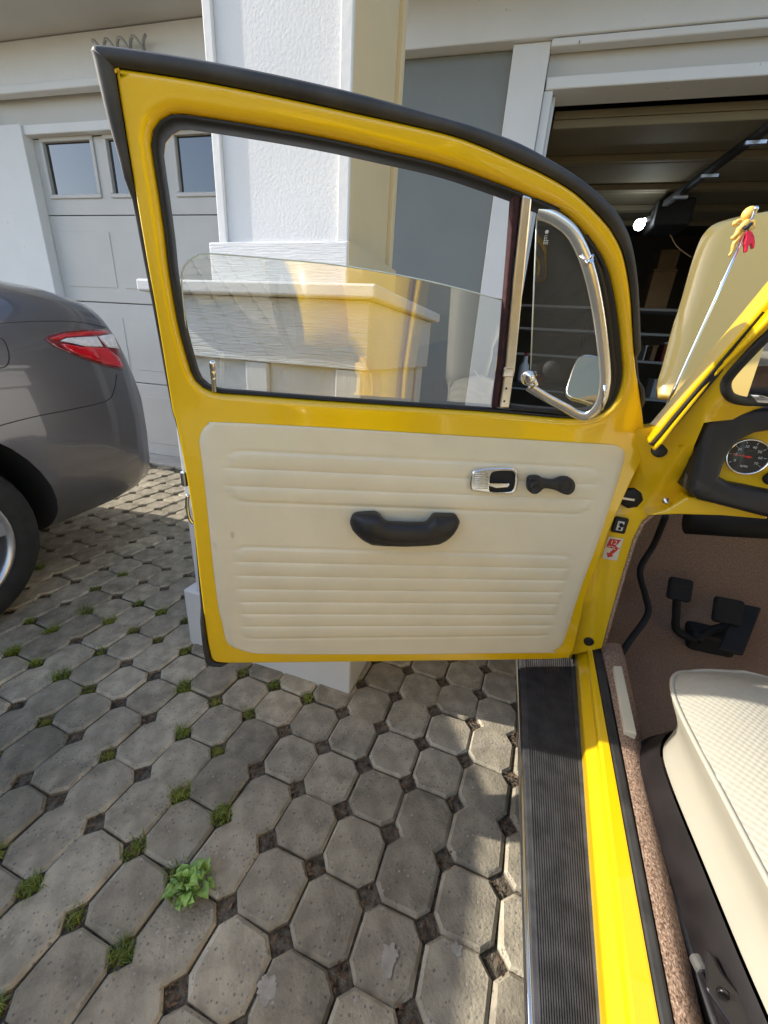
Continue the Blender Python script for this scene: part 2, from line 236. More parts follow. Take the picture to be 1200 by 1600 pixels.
# ------------------------------------------------------------------ object helpers
def setp(o, label=None, cat=None, group=None, kind=None):
    if label: o['label'] = label
    if cat: o['category'] = cat
    if group: o['group'] = group
    if kind: o['kind'] = kind
    return o
def wloc(p):
    v = Vector((0, 0, 0))
    while p: v += p.location; p = p.parent
    return v
def link(name, me, parent=None, origin=None):
    o = bpy.data.objects.new(name, me); COL.objects.link(o)
    if parent: o.parent = parent
    return o
def empty(name, loc, label, cat, group=None):
    o = bpy.data.objects.new(name, None); COL.objects.link(o); o.location = loc; o.empty_display_size = 0.1
    return setp(o, label, cat, group)
class MB:
    def __init__(s): s.v, s.f, s.sm = [], [], []
    def add(s, vs, fs, smooth=False):
        k = len(s.v); s.v += [Vector(p) for p in vs]; s.f += [[i + k for i in f] for f in fs]; s.sm += [smooth] * len(fs); return s
    def box(s, a, b, mtx=None):
        x0, y0, z0 = a; x1, y1, z1 = b
        vs = [Vector(p) for p in ((x0, y0, z0), (x1, y0, z0), (x1, y1, z0), (x0, y1, z0), (x0, y0, z1), (x1, y0, z1), (x1, y1, z1), (x0, y1, z1))]
        if mtx: vs = [mtx @ p for p in vs]
        return s.add(vs, [(0, 3, 2, 1), (4, 5, 6, 7), (0, 1, 5, 4), (1, 2, 6, 5), (2, 3, 7, 6), (3, 0, 4, 7)])
    def prism(s, poly, off):
        n = len(poly); off = Vector(off); a = [Vector(p) for p in poly]; b = [p + off for p in a]
        return s.add(a + b, [list(range(n))[::-1], list(range(n, 2 * n))] + [(i, (i + 1) % n, n + (i + 1) % n, n + i) for i in range(n)])
    def tube(s, path, r, seg=8, closed=False, cap=True):
        path = [Vector(p) for p in path]; n = len(path); rings = []; up = None
        rr = r if isinstance(r, (list, tuple)) else [r] * n
        for i, p in enumerate(path):
            if closed: t = path[(i + 1) % n] - path[i - 1]
            else: t = path[min(i + 1, n - 1)] - path[max(i - 1, 0)]
            t.normalize()
            if up is None: up = t.orthogonal().normalized()
            up = (up - t * up.dot(t))
            if up.length < 1e-6: up = t.orthogonal()
            up.normalize(); w = t.cross(up)
            rings.append([p + (up * math.cos(2 * math.pi * k / seg) + w * math.sin(2 * math.pi * k / seg)) * rr[i] for k in range(seg)])
        vs = [q for g in rings for q in g]; fs = []
        for i in range(n if closed else n - 1):
            j = (i + 1) % n
            for k in range(seg):
                l = (k + 1) % seg; fs.append((i * seg + k, i * seg + l, j * seg + l, j * seg + k))
        s.add(vs, fs, True)
        if cap and not closed:
            s.add(rings[0], [list(range(seg))[::-1]]); s.add(rings[-1], [list(range(seg))])
        return s
    def grid(s, rows, smooth=True, wrap=False):
        m = len(rows[0]); vs = [p for r in rows for p in r]; fs = []
        for i in range(len(rows) - 1):
            for k in range(m if wrap else m - 1):
                l = (k + 1) % m; fs.append((i * m + k, i * m + l, (i + 1) * m + l, (i + 1) * m + k))
        return s.add(vs, fs, smooth)
    def lathe(s, prof, c, ax, seg=20, smooth=True):
        ax = Vector(ax).normalized(); u = ax.orthogonal().normalized(); w = ax.cross(u); c = Vector(c)
        rows = [[c + ax * h + (u * math.cos(2 * math.pi * k / seg) + w * math.sin(2 * math.pi * k / seg)) * r for k in range(seg)] for r, h in prof]
        return s.grid(rows, smooth, True)
    def ball(s, c, r, mtx=None, seg=12):
        c = Vector(c); r = Vector(r) if not isinstance(r, (int, float)) else Vector((r, r, r)); rows = []
        for i in range(seg + 1):
            th = math.pi * i / seg; row = []
            for k in range(seg * 2):
                ph = math.pi * k / seg
                q = Vector((math.sin(th) * math.cos(ph) * r.x, math.sin(th) * math.sin(ph) * r.y, math.cos(th) * r.z))
                row.append(c + (mtx @ q if mtx else q))
            rows.append(row)
        return s.grid(rows, True, True)
    def build(s, name, m, parent=None, bevel=0, bseg=2, fixn=True, smooth=None, origin=None):
        me = bpy.data.meshes.new(name)
        o0 = Vector(origin) if origin else Vector((0, 0, 0))
        me.from_pydata([tuple(p - o0) for p in s.v], [], s.f)
        for p, q in zip(me.polygons, s.sm): p.use_smooth = q if smooth is None else smooth
        if fixn:
            bm = bmesh.new(); bm.from_mesh(me); bmesh.ops.remove_doubles(bm, verts=bm.verts, dist=1e-5)
            bmesh.ops.recalc_face_normals(bm, faces=bm.faces); bm.to_mesh(me); bm.free()
        me.materials.append(m); o = link(name, me, parent)
        o.location = o0 - (wloc(parent) if parent else Vector((0, 0, 0)))
        if bevel:
            b = o.modifiers.new('bevel', 'BEVEL'); b.width = bevel; b.segments = bseg; b.limit_method = 'ANGLE'; b.angle_limit = R(40); b.use_clamp_overlap = True
            b.harden_normals = False
        return o
def catmull(pts, n, closed=False):
    P = [Vector(p) for p in pts]; m = len(P); out = []
    segs = m if closed else m - 1
    g = lambda i: P[i % m] if closed else P[max(0, min(m - 1, i))]
    for i in range(segs):
        a, b, c, d = g(i - 1), g(i), g(i + 1), g(i + 2)
        for k in range(n):
            t = k / n
            out.append(0.5 * ((2 * b) + (c - a) * t + (2 * a - 5 * b + 4 * c - d) * t * t + (3 * b - a - 3 * c + d) * t ** 3))
    if not closed: out.append(P[-1])
    return out
def resample(pts, n, closed=True):
    P = [Vector(p) for p in pts] + ([Vector(pts[0])] if closed else [])
    L = [0]
    for a, b in zip(P, P[1:]): L.append(L[-1] + (b - a).length)
    out = []; j = 0
    for i in range(n):
        t = L[-1] * i / (n if closed else n - 1)
        while j < len(L) - 2 and L[j + 1] < t: j += 1
        d = L[j + 1] - L[j]; out.append(P[j].lerp(P[j + 1], (t - L[j]) / d if d else 0))
    return out
def offset2(poly, d):
    n = len(poly); A = sum(poly[i].x * poly[(i + 1) % n].y - poly[(i + 1) % n].x * poly[i].y for i in range(n)); sg = 1 if A > 0 else -1
    out = []
    for i in range(n):
        t = (poly[(i + 1) % n] - poly[i - 1]); t.normalize(); out.append(poly[i] + Vector((t.y, -t.x)) * d * sg)
    return out
def inside(p, poly):
    c = False; n = len(poly)
    for i in range(n):
        a, b = poly[i], poly[i - 1]
        if (a.y > p.y) != (b.y > p.y) and p.x < (b.x - a.x) * (p.y - a.y) / (b.y - a.y) + a.x: c = not c
    return c
def fill2(outer, holes, step):
    vs = list(outer); es = [(i, (i + 1) % len(outer)) for i in range(len(outer))]
    for h in holes:
        k = len(vs); vs += list(h); es += [(k + i, k + (i + 1) % len(h)) for i in range(len(h))]
    xs = [p.x for p in outer]; ys = [p.y for p in outer]
    y = min(ys) + step / 2
    while y < max(ys):
        x = min(xs) + step / 2
        while x < max(xs):
            q = Vector((x + random.uniform(-.1, .1) * step, y + random.uniform(-.1, .1) * step))
            if inside(q, outer) and not any(inside(q, h) for h in holes): vs.append(q)
            x += step
        y += step
    V, E, Fc, _, _, _ = delaunay_2d_cdt(vs, es, [], 0, 1e-7)
    T = []
    for f in Fc:
        c = (V[f[0]] + V[f[1]] + V[f[2]]) / 3
        if inside(c, outer) and not any(inside(c, h) for h in holes): T.append(f)
    return V, T
def text_mesh(name, s, size, m, parent, O, X, Y, lift=0.0006):
    cu = bpy.data.curves.new(name, 'FONT'); cu.body = s; cu.size = size; cu.align_x = 'CENTER'; cu.align_y = 'CENTER'
    t = bpy.data.objects.new(name, cu); COL.objects.link(t)
    me = bpy.data.meshes.new_from_object(t.evaluated_get(bpy.context.evaluated_depsgraph_get())); bpy.data.objects.remove(t)
    X = Vector(X).normalized(); Y = Vector(Y).normalized(); Z = X.cross(Y)
    for v in me.vertices: v.co = Vector(O) + X * v.co.x + Y * v.co.y + Z * lift - wloc(parent)
    me.materials.clear(); me.materials.append(m)
    return link(name, me, parent)

# ================================================================== SETTING: ground, driveway pavers
g = MB().add([(-40, -40, -0.045), (40, -40, -0.045), (40, 40, -0.045), (-40, 40, -0.045)], [(0, 1, 2, 3)]).build('ground', M['soil'], fixn=False); setp(g, kind='structure')
drive = MB().add([(-14, -14, -0.015), (14, -14, -0.015), (14, 2.84, -0.015), (-14, 2.84, -0.015)], [(0, 1, 2, 3)]).build('driveway', M['soil'], fixn=False); setp(drive, kind='structure')
LA = R(-2.4); LX = Vector((math.cos(LA), math.sin(LA), 0)); LY = Vector((-math.sin(LA), math.cos(LA), 0))
L0 = Vector((-0.187, 0.697, 0)); PX, PY = 0.1335, 0.1345
def paver_mesh(i, single=False):
    rnd = random.Random(i); a, b, c = PX / 2 - 0.0016, PY / 2, 0.0285
    gp = 0.0016
    if single:
        base = [(-a, -b + c), (-a + c * .92, -b + gp), (a - c * .92, -b + gp), (a, -b + c), (a, b - c), (a - c * .92, b - gp), (-a + c * .92, b - gp), (-a, b - c)]
    else:
        base = [(-a, -b - b + c), (-a + c * .92, -2 * b + gp), (a - c * .92, -2 * b + gp), (a, -2 * b + c), (a, -c), (a - c * .8, 0), (a, c), (a, 2 * b - c), (a - c * .92, 2 * b - gp), (-a + c * .92, 2 * b - gp), (-a, 2 * b - c), (-a, c), (-a + c * .8, 0), (-a, -c)]
    base = [Vector((x + rnd.uniform(-.0026, .0016) * (1 if x > 0 else -1), y + rnd.uniform(-.0020, .0014) * (1 if y > 0 else -1))) for x, y in base]
    ins = offset2(base, -0.006 - rnd.random() * .003); n = len(base)
    if rnd.random() < .4:
        k = rnd.randrange(n); ins[k] = ins[k] * .93
    vs = [(p.x, p.y, -0.05) for p in base] + [(p.x, p.y, -0.007) for p in base] + [(p.x, p.y, rnd.uniform(-.0008, .0008)) for p in ins]
    fs = [(k, (k + 1) % n, n + (k + 1) % n, n + k) for k in range(n)] + [(n + k, n + (k + 1) % n, 2 * n + (k + 1) % n, 2 * n + k) for k in range(n)]
    t = 2 * n
    fs += [[t + k for k in range(8)]] if single else [[t + k for k in (0, 1, 2, 3, 4, 5, 12, 13)], [t + k for k in (5, 6, 7, 8, 9, 10, 11, 12)]]
    me = bpy.data.meshes.new('paver'); me.from_pydata(vs, [], fs); me.materials.append(M['paver']); me.materials.append(M['paveredge'])
    for k_, p in enumerate(me.polygons): p.use_smooth = False; p.material_index = 1 if n <= k_ < 2 * n and rnd.random() < .8 else 0
    return me
PM = {False: [paver_mesh(i) for i in range(14)], True: [paver_mesh(100 + i, True) for i in range(14)]}
def inview(p, m=60):
    d = Vector(p) - CAMP; w = d.dot(FW)
    if w < .05: return False
    x = 600 + F * d.dot(RT) / w; y = 800 - F * d.dot(UP) / w
    return -m < x < 1200 + m and -m < y < 1600 + m
cells = []
prnd = random.Random(4)
for i in range(-60, 40):
    for j in range(-70, 20):
        c = L0 + LX * (i * PX) + LY * ((2 * j + (i % 2) + .5) * PY)
        if c.y > 2.70 or c.y < -6 or c.x < -5.5 or c.x > 3: continue
        if prnd.random() < (.25 if c.x < -.45 else .6): cells += [(c - LY * PY / 2, True), (c + LY * PY / 2, True)]
        else: cells.append((c, False))
near = [c for c in cells if inview(c[0]) and c[0].x < 0.55]
near.sort(key=lambda c: c[0].length)
nset = set(id(c) for c in near[:300])
for c in near[:300]:
    o = link('paver', random.choice(PM[c[1]]), drive); o.location = c[0] + Vector((random.uniform(-.0012, .0012), random.uniform(-.0012, .0012), random.uniform(-.0026, .0022)))
    o.rotation_euler = (random.gauss(0, .011), random.gauss(0, .011), LA + random.gauss(0, .007) + random.choice((0, math.pi)))
mb = MB()
for c in cells:
    if id(c) in nset: continue
    me = random.choice(PM[c[1]]); Mx = Matrix.Translation(c[0] + Vector((0, 0, random.uniform(-.002, .002)))) @ Matrix.Rotation(LA, 4, 'Z')
    mb.add([Mx @ v.co for v in me.vertices], [list(p.vertices) for p in me.polygons])
far = mb.build('paver_field', M['paver'], drive, fixn=False); setp(far, kind='stuff')
apron = MB().box((-14, 2.72, -0.05), (14, 3.02, 0.012)).build('driveway_apron', M['concrete'], bevel=.006); setp(apron, kind='structure')
holes = []
for i in range(-60, 40):
    for j in range(-70, 40):
        c = L0 + LX * ((i + .5) * PX) + LY * ((j + .5) * PY)
        if inview(c, 30) and c.y < 2.6 and c.x < .3: holes.append(c)
# dead leaves and crumbs in the holes
mb = MB()
for c in holes:
    for k in range(random.choice((5, 8, 12, 16))):
        p = c + Vector((random.uniform(-.02, .02), random.uniform(-.02, .02), -0.011 + random.uniform(0, .007)))
        a = random.uniform(0, 6.28); l, w = random.uniform(.002, .009), random.uniform(.0012, .004); ti = random.uniform(-.5, .5)
        d = Vector((math.cos(a), math.sin(a), ti)) * l; e = Vector((-math.sin(a), math.cos(a), random.uniform(-.5, .5))) * w
        mb.add([p - d, p - e, p + d, p + e], [(0, 1, 2, 3)])
lit = mb.build('leaf_litter', M['deadleaf'], fixn=False); setp(lit, kind='stuff')
# moss and grass growing up from the joints on the left
def mossy(c):
    d = (c - Vector((-0.75, 0.45, 0))).length
    return c.x < -0.33 - 0.12 * random.random() and c.x > -2.2 and c.y < 1.35 and noise.noise(Vector((c.x * 2.3, c.y * 2.3, 7.1))) + random.uniform(-.45, .45) > (.02 if c.x < -.5 else .2)
mb = MB(); mg = MB()
for c in holes:
    if not mossy(c): continue
    rr = random.uniform(.012, .031)
    rows = []
    for i in range(4):
        f = i / 3; row = []
        for k in range(9):
            a = 6.283 * k / 9; q = rr * (1 - f) * random.uniform(.75, 1.2) * (1.2 if int(k / 9 * 4) % 2 else .9)
            row.append(c + Vector((math.cos(a) * q, math.sin(a) * q, -0.022 + .019 * math.sin(f * 1.57) + random.uniform(-.002, .002))))
        rows.append(row)
    mg.grid(rows, False, True)
    lush = random.random() ** 1.5
    for k in range(int(25 + 110 * lush)):
        a = random.uniform(0, 6.28); q = rr * math.sqrt(random.random()) * 1.1
        p = c + Vector((math.cos(a) * q, math.sin(a) * q, -.012)); h = random.uniform(.008, .020 + .02 * lush)
        b = random.uniform(0, 6.28); ln = Vector((math.cos(b), math.sin(b), 0)); w = Vector((-ln.y, ln.x, 0)) * random.uniform(.0006, .0013)
        m1 = p + ln * h * .35 + Vector((0, 0, h * .75)); m2 = p + ln * h * .95 + Vector((0, 0, h * random.uniform(.55, 1.05)))
        mb.add([p - w, p + w, m1 + w * .8, m1 - w * .8, m2], [(0, 1, 2, 3), (3, 2, 4)])
setp(mg.build('moss', M['moss'], fixn=False), kind='stuff'); setp(mb.build('grass', M['grass'], fixn=False), kind='stuff')
# the leafy weed in the foreground
wc = at_z(297, 1392, 0)
weed = empty('weed_plant', wc, 'bright green leafy weed growing up between two pavers', 'plant')
def leaf_mesh(i):
    rnd = random.Random(50 + i); L, W = (.031, .0135) if i == 0 else ((.025, .0125) if i == 1 else (.021, .009)); rows = []
    for k in range(6):
        t = k / 5; w = W * math.sin(math.pi * min(1, .06 + t * .94) ** .8) * (1 if k < 5 else .12); z = .007 * math.sin(t * 2.4) * (1 + i * .3) - .010 * t * t
        rows.append([Vector((L * t, s * w, z + abs(s) * w * .35)) for s in (-1, -.4, 0, .4, 1)])
    me = bpy.data.meshes.new('leaf'); b = MB().grid(rows); me.from_pydata([tuple(v) for v in b.v], [], b.f); me.materials.append(M['leaf'])
    for p in me.polygons: p.use_smooth = True
    return me
LM = [leaf_mesh(i) for i in range(3)]
for k in range(84):
    a = k * 2.399; q = .006 + .034 * ((k % 13) / 13); el = R(random.uniform(-8, 58)); h = random.uniform(.006, .045) * (1.1 - q / .05)
    o = link('leaf', random.choice(LM), weed); o.location = (math.cos(a) * q, math.sin(a) * q, h)
    o.rotation_euler = (random.uniform(-.5, .5), -el, a + random.uniform(-.7, .7)); s_ = random.uniform(.42, .9); o.scale = (s_, s_, s_)
mb = MB()
for k in range(11):
    a = k * 2.399; q = .016 + .014 * (k % 3) / 2; e = Vector((math.cos(a) * q, math.sin(a) * q, .024 + .012 * (k % 3)))
    mb.tube([wc + Vector((0, 0, -.02)), wc + e * .5 + Vector((0, 0, .004)), wc + e], [.0016, .0012, .0008], 5)
mb.build('stem', M['leaf'], weed)
# pale paint splashes on a few pavers
for n_, (sx, sy, r0) in enumerate(((608, 1494, .027), (418, 1545, .026), (714, 1482, .015))):
    c = at_z(sx, sy, .0016); poly = []
    for k in range(48):
        a = 6.283 * k / 48; w = Vector((math.cos(a), math.sin(a), 0))
        q = r0 * (.75 + .55 * noise.noise(w * 1.5 + Vector((n_ * 7, 0, 3))) + .28 * noise.noise(w * 5 + Vector((n_, 4, 3))) + .12 * noise.noise(w * 13 + Vector((n_, 4, 9))))
        poly.append(c + Vector((w.x * q * .8, w.y * q, 0)))
    MB().prism(poly, (0, 0, .0004)).build('paint_splash', M['stain'], drive)


# ================================================================== HOUSE
BR, BN = azv(85.8), azv(-4.2); W0 = Vector((-3.1, 2.9, 0))
def wp(b, o, z): return W0 + BR * b + BN * o + Vector((0, 0, z))
def wbox(mb, b0, b1, o0, o1, z0, z1):
    return mb.add([wp(b0, o0, z0), wp(b1, o0, z0), wp(b1, o1, z0), wp(b0, o1, z0), wp(b0, o0, z1), wp(b1, o0, z1), wp(b1, o1, z1), wp(b0, o1, z1)],
                  [(0, 3, 2, 1), (4, 5, 6, 7), (0, 1, 5, 4), (1, 2, 6, 5), (2, 3, 7, 6), (3, 0, 4, 7)])
def wb(name, m, parent, *boxes, bevel=.004):
    for b in boxes:
        mb = MB(); wbox(mb, *b); o = mb.build(name, m, parent, bevel=bevel, bseg=1)
    return o
house = empty('garage_house', wp(0, 0, 0), 'white house front with one closed and one open garage bay', 'house')
wb('wall', M['white'], house, (-4.5, -1.18, 0, .18, 0, 2.70), (1.58, 1.90, 0, .18, 0, 2.66), (5.44, 8.0, 0, .18, 0, 2.70))
wb('side_wall', M['white'], house, (-4.5, -4.32, .181, 5, 0, 2.94), (7.82, 8.0, .181, 5, 0, 2.94), (-4.3, 7.8, 4.8, 5.0, 0, 2.94))
wb('fascia_board', M['white'], house, (-4.5, 8.0, -.05, .18, 2.702, 2.945))
wb('ledge_trim', M['white'], house, (-1.2, 1.75, -.075, -.002, 2.655, 2.70))
wb('door_header', M['soffit'], house, (-1.177, 1.578, .03, .18, 2.50, 2.70))
wb('door_frame', M['white'], house, (-1.176, -.90, -.03, .06, 0, 2.50), (1.55, 1.579, -.03, .06, 0, 2.50), (-.899, 1.549, -.012, .06, 2.44, 2.499))
wb('grey_panel', M['greypanel'], house, (1.902, 2.692, .03, .18, 0, 2.70))
wb('door_post', M['white'], house, (2.694, 2.893, -.02, .18, 0, 2.70))
wb('opening_header', M['soffit'], house, (2.895, 5.438, .03, .18, 2.556, 2.70))
wb('opening_trim', M['white'], house, (2.9, 5.43, -.012, .17, 2.50, 2.554), (2.895, 2.945, -.002, .19, 0, 2.50), (5.39, 5.438, -.002, .19, 0, 2.50), (2.946, 2.965, .05, .19, 0, 2.498), (2.895, 5.44, -.04, .025, 2.665, 2.699))
wb('soffit', M['soffit'], house, (-5.0, 8.4, -.52, .20, 2.95, 2.985))
rf = MB(); rf.add([wp(-5.1, -.58, 2.99), wp(8.5, -.58, 2.99), wp(8.5, 2.4, 3.9), wp(-5.1, 2.4, 3.9), wp(8.5, 5.4, 2.99), wp(-5.1, 5.4, 2.99)],
    [(0, 1, 2, 3), (3, 2, 4, 5), (0, 3, 5), (1, 4, 2), (0, 5, 4, 1)]); rf.build('roof', mat('grey_shingle', (.1, .1, .1), rough=.9, vary=.3, vscale=20), house)
# closed sectional garage door with glazed top row
zs = [0.012, .67, 1.315, 1.943, 2.438]
for k in range(4):
    z0, z1 = zs[k], zs[k + 1] - .006; mb = MB()
    if k < 3:
        wbox(mb, -.897, 1.547, .05, .09, z0, z1)
        sec = mb.build('door_section', M['garagedoor'], house, bevel=.006, bseg=2)
        for q in range(4):
            b0 = -.83 + q * .60; h = .11
            m2 = MB(); wbox(m2, b0, b0 + .52, .0455, .052, z0 + h, z1 - h); m2.build('raised_panel', M['garagedoor'], sec, bevel=.006, bseg=2)
    else:
        wins = [(-.800 + q * .60, -.800 + q * .60 + .45) for q in range(4)]
        e = [-.897] + [x for w in wins for x in w] + [1.547]
        wbox(mb, -.897, 1.547, .05, .09, z0, 2.078); wbox(mb, -.897, 1.547, .05, .09, 2.412, z1)
        for q in range(0, len(e), 2): wbox(mb, e[q], e[q + 1], .05, .09, 2.078, 2.412)
        sec = mb.build('door_section', M['garagedoor'], house, fixn=True)
        for b0, b1 in wins:
            wb('window_frame', M['garagedoor'], sec, (b0 - .03, b1 + .03, .038, .049, 2.05, 2.078), (b0 - .03, b1 + .03, .038, .049, 2.412, 2.44), (b0 - .03, b0, .038, .049, 2.0782, 2.4118), (b1, b1 + .03, .038, .049, 2.0782, 2.4118))
            wb('pane', M['pane'], sec, (b0, b1, .066, .072, 2.078, 2.412), bevel=0)
# inside of the open bay
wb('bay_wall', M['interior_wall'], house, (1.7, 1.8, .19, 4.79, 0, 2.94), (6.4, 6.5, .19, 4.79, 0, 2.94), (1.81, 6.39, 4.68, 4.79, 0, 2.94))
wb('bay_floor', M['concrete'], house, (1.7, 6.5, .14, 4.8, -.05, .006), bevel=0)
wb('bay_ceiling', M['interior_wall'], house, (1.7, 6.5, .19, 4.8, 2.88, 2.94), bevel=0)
ys = [.24, .79, 1.35, 1.86, 2.33]
for k in range(4):
    mb = MB(); wbox(mb, 2.98, 5.40, ys[k], ys[k + 1] - .008, 2.47, 2.51)
    wbox(mb, 2.98, 5.40, ys[k] + .002, ys[k] + .035, 2.425, 2.468); wbox(mb, 2.98, 5.40, ys[k + 1] - .045, ys[k + 1] - .010, 2.425, 2.468)
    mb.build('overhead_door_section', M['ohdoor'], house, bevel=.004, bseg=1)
p0, p1 = at_z(1330, 102, 2.36), at_z(1040, 318, 2.33)
mb = MB(); mb.tube([p0, p1], .028, 4)
rail = mb.build('opener_rail', M['matte_black'], house)
for t in (.35, .62, .85):
    q = p0.lerp(p1, t); MB().box(q + Vector((-.05, -.012, -.045)), q + Vector((.05, .012, -.028))).build('rail_bracket', M['alloy'], house)
oc = at_z(1052, 332, 2.28)
mot = MB().box(oc + Vector((-.13, -.02, -.09)), oc + Vector((.14, .36, .10))).build('opener_motor', M['matte_black'], house, bevel=.02)
bl = at_y(999, 351, oc.y + .05)
MB().ball(bl, (.042, .042, .042)).build('light_bulb', M['bulb'], house)
MB().tube([bl + Vector((.03, 0, .03)), bl + Vector((.09, .05, .06)), oc + Vector((-.12, .1, .04))], .018, 8).build('lamp_socket', M['alloy'], house)
MB().tube(catmull([at_y(1020, 333, 4.9), at_y(1032, 350, 4.85), at_y(1046, 365, 4.8), at_y(1058, 385, 4.75), at_y(1080, 402, 4.7)], 6), .0045, 5).build('pull_cord', M['card'], house)

# storage at the back of the bay
SY = 6.25
def shelfz(y): return at_y(1030, y, SY).z
shelf = empty('storage_shelf', (1.6, SY, 0), 'dim storage shelves on the back wall inside the open garage', 'shelf')
x0, x1 = -.35, 2.9
for py in (482, 521, 565, 624, 690):
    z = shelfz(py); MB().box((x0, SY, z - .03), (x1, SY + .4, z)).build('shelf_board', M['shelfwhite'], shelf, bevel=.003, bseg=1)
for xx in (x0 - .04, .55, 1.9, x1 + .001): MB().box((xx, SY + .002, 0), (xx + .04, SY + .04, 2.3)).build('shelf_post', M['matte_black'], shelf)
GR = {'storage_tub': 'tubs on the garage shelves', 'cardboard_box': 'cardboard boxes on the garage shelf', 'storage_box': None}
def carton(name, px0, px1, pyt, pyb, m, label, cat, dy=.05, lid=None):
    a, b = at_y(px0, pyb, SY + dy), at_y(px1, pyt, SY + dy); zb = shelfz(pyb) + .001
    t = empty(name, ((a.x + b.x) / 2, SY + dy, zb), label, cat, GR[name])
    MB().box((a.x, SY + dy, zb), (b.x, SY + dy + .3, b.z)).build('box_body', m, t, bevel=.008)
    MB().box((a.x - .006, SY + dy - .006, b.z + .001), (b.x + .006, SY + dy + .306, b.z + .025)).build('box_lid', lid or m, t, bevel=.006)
    return t
carton('cardboard_box', 1006, 1058, 424, 482, M['card'], 'large brown cardboard box on the top garage shelf', 'box')
t = carton('cardboard_box', 1026, 1063, 396, 421, M['card'], 'small brown cardboard box stacked on the larger box', 'box', dy=.08)
t.location.z += .0
dz = at_y(1040, 424, SY + .05).z + .027 - (shelfz(421) + .001)
t.location.z += dz
carton('storage_tub', 1003, 1012, 543, 565, M['whitebox'], 'white tub beside the brown box on the lower garage shelf', 'tub')
carton('storage_box', 1014, 1028, 543, 565, M['card'], 'upright brown box between white and red tubs', 'box')
carton('storage_tub', 1031, 1045, 538, 565, M['redbox'], 'dull red tub with white lid on the garage shelf', 'tub', lid=M['whitebox'])
carton('storage_tub', 1014, 1052, 598, 624, M['whitebox'], 'wide white tub on the lowest visible garage shelf', 'tub')
carton('storage_tub', 822, 850, 590, 624, M['redbox'], 'dull red tub seen through the small vent window', 'tub')
bt = at_y(815, 596, 4.4)
bottle = empty('spray_bottle', (bt.x, 4.4, 0), 'white bottle glimpsed between chrome window bar and vent glass', 'bottle')
zt = at_y(815, 556, 4.4).z
MB().lathe([(0, bt.z), (.045, bt.z), (.048, bt.z + .02), (.046, zt - .09), (.022, zt - .05), (.02, zt)], (bt.x, 4.4, 0), (0, 0, 1), 14).build('bottle_body', M['whitebox'], bottle)
MB().lathe([(.021, zt), (.021, zt + .03), (0, zt + .03)], (bt.x, 4.4, 0), (0, 0, 1), 12).build('bottle_cap', M['redbox'], bottle)
stool = empty('work_bench', (bt.x, 4.4, 0), 'dark bench inside the garage carrying the white bottle', 'bench')
MB().box((bt.x - .5, 4.25, bt.z - .05), (bt.x + .5, 4.7, bt.z - .001)).build('bench_top', M['matte_black'], stool, bevel=.004)
for dx in (-.45, .4):
    MB().box((bt.x + dx, 4.3, 0.006), (bt.x + dx + .05, 4.35, bt.z - .051)).build('leg', M['matte_black'], stool)

# porch pillar
PBR, PBN = azv(90), azv(0); PP = Vector((-.394, .984, 0))
def pp(b, o, z): return PP + PBR * b + PBN * o + Vector((0, 0, z))
def pbx(name, m, *boxes, bevel=.004):
    mb = MB()
    for b0, b1, o0, o1, z0, z1 in boxes:
        mb.add([pp(b0, o0, z0), pp(b1, o0, z0), pp(b1, o1, z0), pp(b0, o1, z0), pp(b0, o0, z1), pp(b1, o0, z1), pp(b1, o1, z1), pp(b0, o1, z1)],
               [(0, 3, 2, 1), (4, 5, 6, 7), (0, 1, 5, 4), (1, 2, 6, 5), (2, 3, 7, 6), (3, 0, 4, 7)])
    return mb.build(name, m, pillar, bevel=bevel, bseg=2)
pillar = empty('porch_pillar', pp(-.32, .32, 0), 'white square porch pillar on a wide capped pedestal behind the open yellow door', 'pillar')
pbx('plinth_block', M['white'], (-.666, .004, -.006, .65, -.03, .235), bevel=.006)
pbx('pedestal_core', M['white'], (-.60, -.014, .02, .62, .236, 1.2))
for b0, b1 in ((-.612, -.575), (-.345, -.275), (-.075, -.002)): pbx('corner_board', M['white'], (b0, b1, .004, .0195, .2365, 1.044))
pbx('corner_board', M['white'], (-.0135, -.001, .0200, .095, .2365, 1.044), (-.0135, -.001, .55, .625, .2365, 1.044), (-.613, -.6005, .02, .095, .2365, 1.044))
pbx('frieze_board', M['roughsawn'], (-.625, .012, 0, .019, 1.045, 1.2), (-.0135, .012, .0191, .64, 1.045, 1.2), (-.625, -.6005, .0191, .64, 1.045, 1.2), bevel=.003)
pbx('pedestal_cap', M['stucco'], (-.652, .036, -.03, .67, 1.2015, 1.231), bevel=.005)
pbx('base_trim', M['roughsawn'], (-.512, -.092, .10, .492, 1.2315, 1.341), bevel=.004)
pbx('shaft', M['stucco'], (-.470, -.115, .122, .46, 1.342, 2.75), bevel=.003)
pbx('corner_trim', M['white'], (-.486, -.460, .1115, .1215, 1.3415, 2.75), (-.128, -.098, .1115, .1215, 1.3415, 2.75), bevel=.003)
pbx('corner_trim', M['bouncetan'], (-.1148, -.0985, .1217, .15, 1.3415, 2.75), (-.1148, -.0985, .445, .475, 1.3415, 2.75), bevel=.003)  # right-hand trim carries the painted bounce colour
pbx('corner_trim', M['white'], (-.486, -.4702, .122, .15, 1.3415, 2.75), bevel=.003)
pbx('bounce_tint_board', M['bouncetan'], (-.1145, -.1125, .1505, .4445, 1.343, 2.75), bevel=0)  # thin sheets added over the right faces to hold the bounce tint
pbx('bounce_tint_board', M['bouncetan'], (-.0915, -.0895, .1015, .4905, 1.233, 1.340), bevel=0)
pbx('porch_beam', M['white'], (-.47, -.11, .10, 1.42, 2.751, 2.94))
